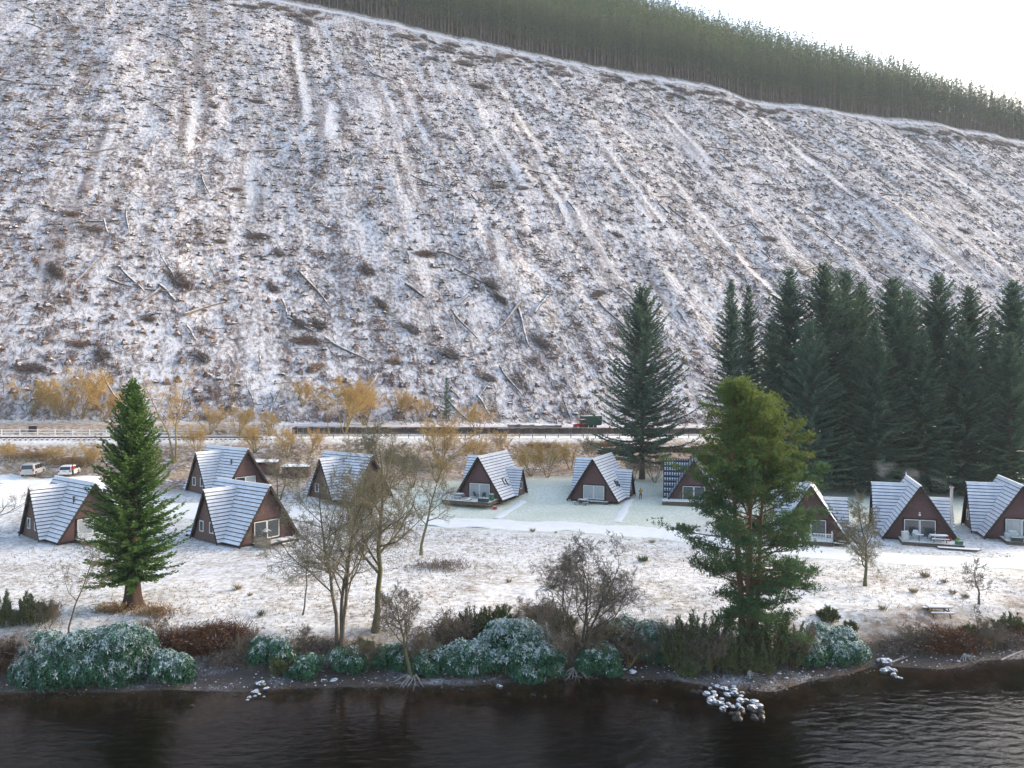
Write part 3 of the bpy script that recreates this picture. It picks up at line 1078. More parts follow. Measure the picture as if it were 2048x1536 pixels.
def prop(name, i, lx, ly, lz, mb, mats, label, cat, rz=None):
    o = mb.build(name, mats)
    o.location = on_chalet(i, lx, ly, lz)
    o.rotation_euler = (0, 0, CHALETS[i][3] if rz is None else rz)
    return tag(o, label, cat)


def planter_mb(l, w, h):
    mb = MB().box((0, 0, h / 2), (l, w, h))
    mb.box((0, 0, h), (l + .08, w + .08, .07), mi=0)
    mb.box((0, 0, h + .03), (l - .08, w - .08, .05), mi=1)
    return mb


prop('planter', 4, 2.2, -8.2, .38, planter_mb(1.6, .45, .5), [DARK_PLASTIC, SNOW], 'long dark planter on the front edge of the snowy deck', 'planter')
prop('water_butt', 4, 2.75, -6.6, .38, disc(MB().tube([(0, 0, 0), (0, 0, .9)], [.32, .36], 12), .36, .9, .05, 12), [GREEN_PLASTIC, SNOW], 'green plastic water butt on the deck beside the long planter', 'water butt')
p = on_chalet(4, 3.7, -7.6)
o = planter_mb(.6, .5, .4).build('red_crate', [RED_PAINT, SNOW]); o.location = ground_at(p[0], p[1]); tag(o, 'small red crate on the grass at the deck corner', 'crate')
sk = MB()
for k in range(7):
    a = rng.uniform(-.5, .5, 2)
    sk.box((a[0], a[1] * .7, .12 + .05 * k), (.5, .4, .14), rotz(rng.uniform(0, 3)), mi=k % 2)
prop('sack_pile', 4, -.3, -7.9, .38, sk, [SACK, SNOW], 'tan sacks lying on the deck beside the picnic table', 'sacks')


def garden_chair(i, lx, ly, lz, rz, label, m):
    r = empty('garden_chair', on_chalet(i, lx, ly, lz), rz)
    tag(r, label, 'chair')
    MB().box((0, 0, .42), (.5, .5, .05), mi=0, top=1).build('seat', [m, SNOW], r)
    MB().bar((0, .25, .42), (0, .42, 1.0), .5, .05).build('backrest', m, r)
    for sx in (-1, 1):
        MB().bar((sx * .26, -.22, .62), (sx * .26, .3, .64), .05, .04).build('armrest', m, r)
        for sy in (-1, 1):
            MB().bar((sx * .23, sy * .22, 0), (sx * .23, sy * .2, .6), .04, .04).build('leg', m, r)
    return r


a8 = CHALETS[8][3]
garden_chair(8, -1.5, -6.6, .40, a8 + .3, 'pale garden chair on the cluttered deck, nearest its open end', PALE_PLASTIC)
garden_chair(8, 1.0, -5.5, .40, a8 - 2.3, 'dark reclining chair in front of the sliding door under the flue', DARK_PLASTIC)
garden_chair(4, -.2, -5.6, .38, CHALETS[4][3] + 2.6, 'dark chair before the sliding door of the planter deck', DARK_PLASTIC)
garden_chair(4, 1.1, -5.7, .38, CHALETS[4][3] - 2.6, 'second dark chair before the sliding door, nearer the water butt', DARK_PLASTIC)
prop('storage_box', 8, -1.9, -7.4, .40, planter_mb(.7, .6, 1.0), [PALE_PLASTIC, SNOW], 'tall pale storage box at the end of the cluttered deck', 'box')
prop('garden_table', 8, -.4, -7.0, .40, disc(MB().tube([(0, 0, 0), (0, 0, .7)], .06, 6), .5, .7, .05), [TIMBER, SNOW], 'small round garden table between the deck chairs', 'table')
prop('covered_barbecue', 8, -.6, -5.9, .40, MB().box((0, 0, .35), (.7, .5, .7)).hexa([[-.35, -.25, .7], [.35, -.25, .7], [.35, .25, .7], [-.35, .25, .7], [-.2, -.1, 1.05], [.2, -.1, 1.05], [.2, .1, 1.05], [-.2, .1, 1.05]], mi=1), [PALE_PLASTIC, SNOW_THIN], 'covered barbecue standing by the cladding of the smoking chalet', 'barbecue')
bn = MB()
for k in range(60):
    a = rng.normal(0, 1, 3); a[2] = abs(a[2]); a = nrm(a) * .3
    bn.add([a * .5 + (0, 0, .35), a + (.05, .02, .38), a * 1.3 + (0, 0, .36), a + (-.05, 0, .34)], [[0, 1, 2, 3]], 2)
prop('plant_tub', 8, 3.5, -7.5, .40, planter_mb(.7, .6, .35).add(*[np.vstack(bn.v), np.vstack(bn.f4)], 2), [GREEN_PLASTIC, SNOW, mat('yellow green leaves', (.25, .36, .05), (.15, .25, .05), 4, .7)], 'tub of bright green plants at the deck corner', 'plant tub')
prop('red_bucket', 8, 2.9, -5.8, .40, MB().tube([(0, 0, 0), (0, 0, .35)], [.16, .2], 10, cap=True), [RED_PAINT], 'red bucket by the wall on the cluttered deck', 'bucket')
prop('covered_furniture', 9, -1.5, -6.7, .40, MB().box((0, 0, .35), (1.3, .8, .7), top=1).box((.1, 0, .85), (.8, .6, .3), top=1), [PALE_PLASTIC, SNOW], 'snow heaped covered furniture on the rightmost deck', 'furniture')
prop('planter', 9, -1.2, -7.7, .40, planter_mb(1.2, .4, .4), [DARK_PLASTIC, SNOW], 'dark planter on the rightmost deck edge', 'planter')

# two low sheds between the chalets
for (px0, px1, py, lab) in ((505, 552, 948, 'low shed with thin snow roof, nearer the chalet with the vent pipe'), (564, 616, 957, 'low open fronted shed with thick snow roof, nearer the bare trees')):
    x0, y0, z0 = G((px0 + px1) / 2, py)
    w = (px1 - px0) / F * y0
    r = empty('shed', (x0, y0 + .8, z0), R(4))
    tag(r, lab, 'shed', 'sheds')
    for s in (-1, 1):
        MB().box((s * (w / 2 - .06), 0, .9), (.12, 2.0, 1.9)).build('side_wall', CLAD, r)
    MB().box((0, 1.0, .9), (w, .1, 1.9)).build('rear_wall', CLAD, r)
    for k in range(9):
        MB().box((0, -.98 + .012 * (k % 2), .1 + k * .17), (w - .26, .05, .165)).build('board', CLAD, r)
    MB().hexa([[-w / 2 - .2, -1.3, 1.85], [w / 2 + .2, -1.3, 1.85], [w / 2 + .2, 1.3, 2.05], [-w / 2 - .2, 1.3, 2.05], [-w / 2 - .2, -1.3, 1.95], [w / 2 + .2, -1.3, 1.95], [w / 2 + .2, 1.3, 2.15], [-w / 2 - .2, 1.3, 2.15]], mis=[0, 1, 0, 0, 0, 0]).build('roof', [TIMBER_DARK, SNOW], r)

# ------------------------------------------------------------------ cars
def car(loc, rz, label, paint, suv=True):
    r = empty('parked_car', loc, rz)
    tag(r, label, 'car', 'parked cars')
    L, Wd, Hh = (4.7, 1.86, 1.82) if suv else (4.1, 1.75, 1.48)
    hwd = Wd / 2
    g = .32 if suv else .22
    bl = Hh * .56
    # side profile, heading +Y; rear at -L/2
    if suv:
        prof = [(-L / 2 + .03, g), (-L / 2, .62), (-L / 2 + .05, bl), (-L / 2 + .22, Hh - .12), (-L / 2 + .4, Hh), (.35, Hh), (.55, Hh - .05), (1.25, bl + .06), (2.1, bl - .08), (L / 2 - .06, .78), (L / 2, .5), (L / 2 - .05, g)]
    else:
        prof = [(-L / 2 + .05, g), (-L / 2, .55), (-L / 2 + .1, bl), (-L / 2 + .5, Hh - .1), (-L / 2 + .75, Hh), (.15, Hh), (.4, Hh - .06), (1.15, bl + .02), (1.75, bl - .1), (L / 2 - .05, .6), (L / 2, .42), (L / 2 - .05, g)]
    mb = MB()
    pr = np.array(prof)
    secs = []
    for x, ins in ((-hwd, 1), (-hwd * .86, 0), (hwd * .86, 0), (hwd, 1)):
        pts = []
        for (y, z) in pr:
            xx = x
            if z > bl:
                xx = x * (1 - .16 * (z - bl) / (Hh - bl))
            zz = z - (.05 if ins and z > bl else 0)
            yy = y * (.985 if ins else 1)
            pts.append((xx, yy, zz))
        secs.append(pts)
    n = len(pr)
    V = np.array(secs).reshape(-1, 3)
    f = []
    for k in range(3):
        for i in range(n):
            f.append([k * n + i, k * n + (i + 1) % n, (k + 1) * n + (i + 1) % n, (k + 1) * n + i])
    mb.add(V, f)
    for k in (0, 3):
        c = V[k * n:(k + 1) * n].mean(0)
        mb.add(np.vstack([V[k * n:(k + 1) * n], c]), [[i, (i + 1) % n, n] for i in range(n)])
    mb.build('body', paint, r)
    # glass
    gl = MAT_CARGLASS
    def pane(pts):
        MB().add(pts, [[0, 1, 2, 3]]).build('window', gl, r)
    y0, y1 = (-L / 2 + .07, -L / 2 + .21) if suv else (-L / 2 + .14, -L / 2 + .46)
    zt, zb = Hh - .16, bl + .06
    wt, wb_ = hwd * .76, hwd * .84
    pane([(-wb_, y0 - .03, zb), (wb_, y0 - .03, zb), (wt, y1 - .03, zt), (-wt, y1 - .03, zt)])
    pane([(-wb_, 1.22, zb + .02), (wb_, 1.22, zb + .02), (wt, .62, zt), (-wt, .62, zt)])
    for s in (-1, 1):
        for (ya, yb) in ((-L / 2 + .55, -L / 2 + 1.3), (-L / 2 + 1.4, -L / 2 + 2.2), (-L / 2 + 2.3, 1.05)):
            cut = .35 if yb > 1 else 0
            pane([(s * (hwd * 1.005), ya, zb), (s * (hwd * 1.005), yb, zb), (s * (hwd * .885), yb - cut, zt), (s * (hwd * .885), ya + (.12 if ya < -1.6 else 0), zt)])
        MB().box((s * (hwd - .12), -L / 2 - .015, bl - .06 if suv else bl - .16), (.2, .06, .34)).build('tail_light', RED_PAINT, r)
        MB().box((s * (hwd - .3), L / 2 - .03, .66), (.36, .1, .16)).build('headlight', PALE_PLASTIC, r)
        MB().box((s * (hwd + .1), .95, bl + .1), (.2, .1, .14)).build('wing_mirror', paint, r)
        for yy in (-L / 2 + .82, L / 2 - .85):
            wr = .37 if suv else .31
            w = disc(MB(), wr, -.11, .22, 16, 0, 0)
            o = w.build('wheel', TYRE, r); o.location = (s * (hwd - .09), yy, wr); o.rotation_euler = (0, R(90), 0)
            q = disc(MB(), wr * .62, -.02, .04, 10, 0, 0).build('rim', STEEL, o); q.location = (0, 0, s * .1)
    MB().box((0, -L / 2 - .02, .78 if suv else .7), (.52, .03, .12)).build('number_plate', mat('yellow plate', (.55, .45, .05), None, 1, .5), r)
    MB().box((0, -L / 2 + .01, .46), (Wd * .96, .12, .18)).build('bumper', paint if not suv else PALE_PLASTIC, r)
    if suv:
        for s in (-1, 1):
            MB().bar((s * hwd * .72, -1.7, Hh + .05), (s * hwd * .72, .3, Hh + .05), .05, .05).build('roof_rail', STEEL, r)
    return r


MAT_CARGLASS = mat('car glass', (.02, .022, .03), (.03, .032, .04), 1, .08, spec=.8)
TYRE = mat('tyre rubber', (.025, .025, .026), None, 1, .8)
SILVER = mat('silver car paint', (.50, .51, .52), (.44, .45, .47), 1, .35, metal=.3)
WHITE_CAR = mat('white car paint', (.74, .75, .76), (.70, .71, .72), 1, .35)
x, y, z = G(66, 951)
car((x, y, z + .08), R(14), 'silver estate car with dark rear window parked on the snow', SILVER, True)
x, y, z = G(139, 950)
car((x, y, z + .08), R(12), 'white hatchback parked beside the person in red', WHITE_CAR, False)


# ------------------------------------------------------------------ people
def person(loc, rz, label, joints, jacket, trousers, hair, scale=1.0):
    """joints: dict name -> point; one continuous skinned body"""
    J = dict(pelvis=(0, 0, .95), waist=(0, 0, 1.10), chest=(0, .01, 1.33), neck=(0, 0, 1.50), chin=(0, -.02, 1.58), head=(0, -.01, 1.70), crown=(0, 0, 1.78),
             hipl=(-.10, 0, .90), kneel=(-.12, -.02, .50), anklel=(-.13, .02, .09), toel=(-.15, -.16, .05),
             hipr=(.10, 0, .90), kneer=(.12, -.02, .50), ankler=(.13, .02, .09), toer=(.15, -.16, .05),
             shl=(-.19, 0, 1.43), ell=(-.27, 0, 1.15), wrl=(-.25, -.08, .90), hal=(-.25, -.10, .80),
             shr=(.19, 0, 1.43), elr=(.27, 0, 1.15), wrr=(.25, -.08, .90), har=(.25, -.10, .80))
    J.update(joints)
    Rr = dict(pelvis=.15, waist=.14, chest=.165, neck=.065, chin=.085, head=.105, crown=.06, hipl=.105, hipr=.105, kneel=.07, kneer=.07, anklel=.05, ankler=.05, toel=.045, toer=.045,
              shl=.075, shr=.075, ell=.055, elr=.055, wrl=.038, wrr=.038, hal=.035, har=.035)
    E = [('pelvis', 'waist'), ('waist', 'chest'), ('chest', 'neck'), ('neck', 'chin'), ('chin', 'head'), ('head', 'crown')]
    for s in 'lr':
        E += [('pelvis', 'hip' + s), ('hip' + s, 'knee' + s), ('knee' + s, 'ankle' + s), ('ankle' + s, 'toe' + s), ('chest', 'sh' + s), ('sh' + s, 'el' + s), ('el' + s, 'wr' + s), ('wr' + s, 'ha' + s)]
    names = list(J)
    # fingers: five short chains out of each hand
    fing = []
    for s in 'lr':
        h, w = np.array(J['ha' + s]), np.array(J['wr' + s])
        d = nrm(h - w)
        side = nrm(np.cross(d, [0, 1.0, .2]))
        for k, (o, l) in enumerate(((-.03, .07), (-.01, .085), (.01, .08), (.03, .065), (.045, .05))):
            nm = 'f%s%d' % (s, k)
            J[nm] = tuple(h + side * o * 1.3 + d * l * (1 if k < 4 else .4))
            Rr[nm] = .010
            E.append(('ha' + s, nm)); names.append(nm)
    me = bpy.data.meshes.new('person')
    me.from_pydata([J[n] for n in names], [(names.index(a), names.index(b)) for a, b in E], [])
    o = bpy.data.objects.new('person', me)
    COL.objects.link(o)
    o.modifiers.new('skin', 'SKIN')
    if not me.skin_vertices:
        me.attributes.new('skin', 'FLOAT', 'POINT')
    sk = me.skin_vertices[0].data
    for i, n in enumerate(names):
        sk[i].radius = (Rr[n], Rr[n])
        sk[i].use_root = (n == 'pelvis')
    sub = o.modifiers.new('sub', 'SUBSURF'); sub.levels = 2; sub.render_levels = 2
    dg = bpy.context.evaluated_depsgraph_get()
    m2 = bpy.data.meshes.new_from_object(o.evaluated_get(dg))
    o.modifiers.clear()
    o.data = m2
    skin = mat('skin', (.52, .32, .24), (.48, .29, .21), 5, .6)
    boots = mat('dark boots', (.03, .028, .026), None, 4, .7)
    m2.materials.clear()
    for m in (jacket, trousers, skin, boots, hair):
        m2.materials.append(m)
    co = np.zeros(len(m2.vertices) * 3); m2.vertices.foreach_get('co', co); co = co.reshape(-1, 3)
    hands = [np.array(J['ha' + s]) for s in 'lr']
    for p in m2.polygons:
        c = co[list(p.vertices)].mean(0)
        p.use_smooth = True
        k = 0
        if min(np.linalg.norm(c - h) for h in hands) < .10: k = 2
        elif c[2] > 1.545 and np.linalg.norm(c[:2]) < .2:
            k = 4 if (c[2] > 1.74 or c[1] > .015) else 2
        elif c[2] < .13: k = 3
        elif c[2] < .93: k = 1
        p.material_index = k
    # face: nose, eyes, mouth, ears
    hx, hy, hz = J['head']
    fc = MB()
    fc.hexa([[hx - .018, hy - .10, hz - .04], [hx + .018, hy - .10, hz - .04], [hx + .010, hy - .09, hz + .02], [hx - .010, hy - .09, hz + .02], [hx - .012, hy - .135, hz - .035], [hx + .012, hy - .135, hz - .035], [hx + .006, hy - .11, hz + .02], [hx - .006, hy - .11, hz + .02]], mi=0)
    for s in (-1, 1):
        fc.box((hx + s * .035, hy - .101, hz + .012), (.022, .012, .012), mi=1)
        fc.box((hx + s * .108, hy, hz - .01), (.02, .03, .055), mi=0)
    fc.box((hx, hy - .098, hz - .068), (.045, .012, .01), mi=2)
    fc.build('face', [skin, boots, RED_PAINT], o)
    o.location = loc; o.rotation_euler = (0, 0, rz); o.scale = (scale,) * 3
    return tag(o, label, 'person')


YELLOW = mat('mustard jacket', (.50, .27, .02), (.42, .22, .02), 4, .8)
REDJ = mat('red jacket', (.62, .03, .05), (.50, .02, .04), 4, .8)
NAVY = mat('navy trousers', (.03, .045, .09), (.025, .035, .07), 4, .9)
DARKT = mat('dark trousers', (.05, .05, .055), None, 4, .9)
HAIR = mat('brown hair', (.07, .045, .03), None, 4, .8)
x, y, z = G(1281, 999)
person((x, y, z), R(8), 'person in a mustard jacket standing on the lawn, both hands raised to the face',
       dict(ell=(-.36, -.12, 1.24), wrl=(-.16, -.27, 1.47), hal=(-.09, -.27, 1.56), elr=(.36, -.12, 1.24), wrr=(.16, -.27, 1.47), har=(.09, -.27, 1.56)), YELLOW, NAVY, HAIR)
x, y, z = G(150, 951)
person((x + .2, y - .9, z + .05), R(150), 'person in a bright red jacket standing at the white hatchback',
       dict(ell=(-.25, -.1, 1.17), wrl=(-.15, -.32, 1.10), hal=(-.1, -.40, 1.12), elr=(.3, -.1, 1.2), wrr=(.3, -.33, 1.12), har=(.28, -.42, 1.15)), REDJ, DARKT, HAIR)

# ------------------------------------------------------------------ road side: fence, rails, retaining wall, machines
def zr(u, v):
    x, y = xy(u, v)
    return np.array([x, y, T(x, y)])


def post_fence(v0, v1, u, step, label, m, h=1.15, rails=(.55, 1.0)):
    p = zr(u, v0)
    r = empty('post_and_rail_fence', p)
    tag(r, label, 'fence')
    prev = None
    for v in np.arange(v0, v1, step):
        q = zr(u, v) - p
        MB().box(q + (0, 0, h / 2 - .05), (.13, .13, h + .1), rotz(R(19.5)), mi=0, top=1).build('post', [m, SNOW], r)
        if prev is not None:
            for hh in rails:
                MB().bar(prev + (0, 0, hh), q + (0, 0, hh), .05, .10, 0, 1).build('rail', [m, SNOW], r)
        prev = q


WEATHERED = mat('grey weathered posts', (.30, .27, .24), (.20, .18, .16), 4, .9)
post_fence(-60, -6, 145.2, 2.6, 'pale post and rail fence above the railway line', WHITE_PAINT)
post_fence(6, 118, 138.9, 2.8, 'thin grey road fence below the long retaining wall', WEATHERED, 1.1, (.45, .95))

# railway on the left
p = zr(138.9, -50)
r = empty('railway_track', p)
tag(r, 'rusty railway track on snowy sleepers behind the parked cars', 'railway')
rail_m = mat('rusty rail', (.12, .075, .055), (.08, .055, .045), 3, .6)
for k, uu in enumerate((138.6, 139.9)):
    pts = np.array([zr(uu, v) - p + (0, 0, .22) for v in np.arange(-58, 4, 2.0)])
    mb = MB()
    for a, b in zip(pts[:-1], pts[1:]):
        mb.bar(a, b, .09, .16)
    mb.build('rail', rail_m, r)
for v in np.arange(-58, 4, .75):
    a, b = zr(138.1, v) - p, zr(140.4, v) - p
    MB().bar(a + (0, 0, .08), b + (0, 0, .08), .26, .16, 0, 1).build('sleeper', [TIMBER_DARK, SNOW_THIN], r)

# retaining wall of the timber platform
p = zr(146.2, 8)
r = empty('retaining_wall', (p[0], p[1], T(*xy(144.5, 8))))
tag(r, 'long dark retaining wall of upright sleepers below the timber loading platform', 'wall')
wm = mat('dark wall sleepers', (.085, .070, .062), (.055, .046, .042), 1.5, .9, .2, 8, stretch=(2, 2, .4), rand=.3)
for v in np.arange(8, 128, 1.0):
    x, y = xy(146.0 + random.uniform(-.05, .05), v)
    zb = T(*xy(144.3, v))
    MB().box(np.array([x, y, zb + .7]) - np.array(r.location), (.94, .34, 1.65 + random.uniform(-.08, .08)), rotz(R(19.5)), mi=0, top=1).build('sleeper', [wm, SNOW], r)
for v in np.arange(8, 126, 6.0):
    a, b = np.array([*xy(145.9, v), T(*xy(144.3, v)) + 1.66]), np.array([*xy(145.9, v + 5.95), T(*xy(144.3, v + 5.95)) + 1.66])
    MB().bar(a - np.array(r.location), b - np.array(r.location), .5, .14, 0, 1).build('coping', [wm, SNOW], r)
sheetv = np.arange(6, 132, 3.0)
ribbon('platform', [xy(151.3, v) for v in sheetv], 7.6, 'snowy timber loading platform above the retaining wall', 'platform', mat('platform snow', (.66, .63, .66), (.48, .43, .43), .7, .9, .3, 5), .10, 1.5, .3, 5, 9)

# mossy field dyke below the road on the right
p = zr(133.8, 66)
r = empty('stone_dyke', p)
tag(r, 'low mossy stone dyke below the road behind the big spruce', 'wall')
mbs = []
for k in range(5):
    mb = MB().box((0, 0, 0), (1, 1, 1), top=None)
    V = np.vstack(mb.v) + rng.normal(0, .09, (8, 3))
    mbs.append(MB().add(V, np.vstack(mb.f4)).mesh('stone', STONE_WALL))
for v in np.arange(66, 122, 1.1):
    for row in range(3):
        q = zr(133.8, v + row * .5 + random.uniform(-.15, .15)) - p
        link_mesh('stone', random.choice(mbs), r, q + (0, 0, .15 + row * .38), (random.uniform(-.2, .2), random.uniform(-.2, .2), R(19.5) + random.uniform(-.3, .3)), (1.0, .6, .42))

# long logs stacked on the platform, green trailer, red tractor
log_mb = {}


def log_mesh(seed, L, r0, r1, bend=.15):
    g = np.random.default_rng(seed)
    t = np.linspace(-.5, .5, 6)
    pts = np.stack([t * L, bend * np.sin(t * 5 + g.uniform(0, 6)) * L * .03, bend * np.cos(t * 4 + g.uniform(0, 6)) * L * .02], 1)
    mb = MB().tube(pts, np.linspace(r0, r1, 6), 7)
    for e, rr, k in ((pts[0], r0, 0), (pts[-1], r1, 1)):
        th_ = np.arange(7) * 2 * np.pi / 7
        V = np.vstack([e + np.stack([np.zeros(7), rr * np.cos(th_), rr * np.sin(th_)], 1), e])
        mb.add(V, np.stack([np.arange(7), (np.arange(7) + 1) % 7, np.full(7, 7)], 1), 1)
    return mb.mesh('felled_log', [LOG, LOG_END], True)


for k, (px, L, lab) in enumerate(((1046, 7.0, 'snowy log lying on the platform, farthest from the green trailer'), (1072, 7.5, 'snowy log lying on the platform, middle of three'), (1096, 6.5, 'snowy log lying on the platform, nearest the green trailer'))):
    vv_ = 0
    # find v on the platform for this pixel column
    cand = np.arange(0, 140, .25)
    X_, Y_ = xy(151.5 - k * .7, cand)
    i = int(np.argmin(np.abs(X_ / Y_ * F + 1024 - px)))
    o = link_mesh('stacked_log', log_mesh(50 + k, L, .42, .36), None, (X_[i], Y_[i], T(X_[i], Y_[i]) + .5), (0, 0, R(19.5) + .03 * k))
    tag(o, lab, 'log', 'logs on the platform')


def at_v(u, px):
    cand = np.arange(-60, 200, .1)
    X_, Y_ = xy(u, cand)
    i = int(np.argmin(np.abs(X_ / Y_ * F + 1024 - px)))
    return X_[i], Y_[i], T(X_[i], Y_[i])


DKGREEN = mat('dark green trailer paint', (.02, .075, .055), (.018, .06, .045), 2, .55)
x, y, z = at_v(150.5, 1182)
r = empty('trailer', (x, y, z + .1), R(19.5))
tag(r, 'dark green box trailer with snow on its roof on the platform', 'trailer')
MB().box((0, 0, 1.75), (4.4, 2.2, 2.0), mi=0, top=1).build('body', [DKGREEN, SNOW], r)
for k in range(10):
    MB().box((-2.0 + k * .44, -1.13, 1.75), (.08, .05, 1.9)).build('rib', DKGREEN, r)
MB().box((0, 0, .68), (4.2, 1.6, .14)).build('chassis', TIMBER_DARK, r)
MB().bar((-2.2, 0, .65), (-3.1, 0, .55), .1, .1).build('drawbar', TIMBER_DARK, r)
for sx in (-.6, .6):
    for sy in (-1, 1):
        o = disc(MB(), .36, -.13, .26, 14, 0, 0).build('wheel', TYRE, r); o.location = (sx, sy * .9, .36); o.rotation_euler = (R(90), 0, 0)
x, y, z = at_v(147.4, 1161)
r = empty('tractor', (x, y, z + .1), R(19.5))
tag(r, 'small red tractor parked in front of the green trailer', 'tractor')
MB().hexa([[-1.6, -.38, .7], [-.2, -.42, .7], [-.2, .42, .7], [-1.6, .38, .7], [-1.55, -.3, 1.25], [-.2, -.36, 1.4], [-.2, .36, 1.4], [-1.55, .3, 1.25]]).build('bonnet', RED_PAINT, r)
MB().box((.35, 0, .8), (1.1, .7, .5)).build('seat_platform', RED_PAINT, r)
for sy in (-1, 1):
    o = disc(MB(), .68, -.18, .36, 18, 0, 0).build('wheel', TYRE, r); o.location = (.6, sy * .72, .68); o.rotation_euler = (R(90), 0, 0)
    o = disc(MB(), .38, -.12, .24, 14, 0, 0).build('wheel', TYRE, r); o.location = (-1.25, sy * .58, .38); o.rotation_euler = (R(90), 0, 0)
    MB().hexa([[.1, sy * .52, 1.28], [1.1, sy * .52, 1.28], [1.1, sy * .92, 1.28], [.1, sy * .92, 1.28], [.25, sy * .52, 1.44], [.95, sy * .52, 1.44], [.95, sy * .92, 1.44], [.25, sy * .92, 1.44]]).build('mudguard', RED_PAINT, r)
    for xx in (-.1, .95):
        MB().box((xx, sy * .5, 1.75), (.06, .06, .95)).build('cab_post', TIMBER_DARK, r)
MB().box((.42, 0, 2.25), (1.3, 1.2, .1), mi=0, top=1).build('cab_roof', [RED_PAINT, SNOW], r)
MB().tube([(-.7, .2, 1.3), (-.7, .2, 2.0)], .04, 6).build('exhaust', TIMBER_DARK, r)
MB().box((.7, 0, 1.2), (.45, .45, .1)).box((.92, 0, 1.45), (.08, .45, .5)).build('seat', DARK_PLASTIC, r)
# snowy platform hut beside the track on the far left
x, y, z = G(66, 862)
r = empty('relay_cabinet', (x, y, z), R(19.5))
tag(r, 'small dark lineside cabinet with a snowy lid on the far left', 'cabinet')
MB().box((0, 0, .4), (1.1, .6, .8)).build('body', TIMBER_DARK, r)
MB().box((0, 0, .86), (1.3, .8, .12), mi=0, top=1).build('lid', [TIMBER_DARK, SNOW], r)

# ------------------------------------------------------------------ plants: generators
def kites(mb, B, D, Lh, Wd, g, mi=0, fold=.25, flat=None, at=.45):
    """pointed leaf or spray quads; B base points, D directions"""
    B, D = np.asarray(B, float), nrm(D)
    n = len(B)
    if n == 0:
        return
    Lh = np.broadcast_to(Lh, (n,))[:, None]; Wd = np.broadcast_to(Wd, (n,))[:, None]
    ref = g.normal(0, 1, (n, 3))
    if flat is not None:
        ref = ref * (1 - flat) + np.array([0, 0, 1.0]) * flat
    S = nrm(np.cross(D, ref))
    U = np.cross(S, D)
    p0 = B; p2 = B + D * Lh - U * Lh * fold * .3
    p1 = B + D * Lh * at + S * Wd * .5 + U * Lh * fold * .15
    p3 = B + D * Lh * at - S * Wd * .5 + U * Lh * fold * .15
    V = np.stack([p0, p1, p2, p3], 1).reshape(-1, 3)
    f = np.arange(n * 4).reshape(n, 4)
    mb.add(V, f, mi)


def twigs(mb, A, Bp, r0, mi=0):
    """thin three sided tapering spikes from A to Bp"""
    A, Bp = np.asarray(A, float), np.asarray(Bp, float)
    n = len(A)
    if n == 0: return
    D = nrm(Bp - A)
    ref = np.where(np.abs(D[:, 2:3]) < .9, np.array([[0, 0, 1.0]]), np.array([[1.0, 0, 0]]))
    S = nrm(np.cross(D, ref)); U = np.cross(S, D)
    r0 = np.broadcast_to(r0, (n,))[:, None]
    V = [A + r0 * (math.cos(k * 2.0944) * S + math.sin(k * 2.0944) * U) for k in range(3)] + [Bp]
    V = np.stack(V, 1).reshape(-1, 3)
    o = np.arange(n)[:, None, None] * 4
    f = (o + np.array([[0, 1, 3], [1, 2, 3], [2, 0, 3]])[None]).reshape(-1, 3)
    mb.add(V, f, mi)


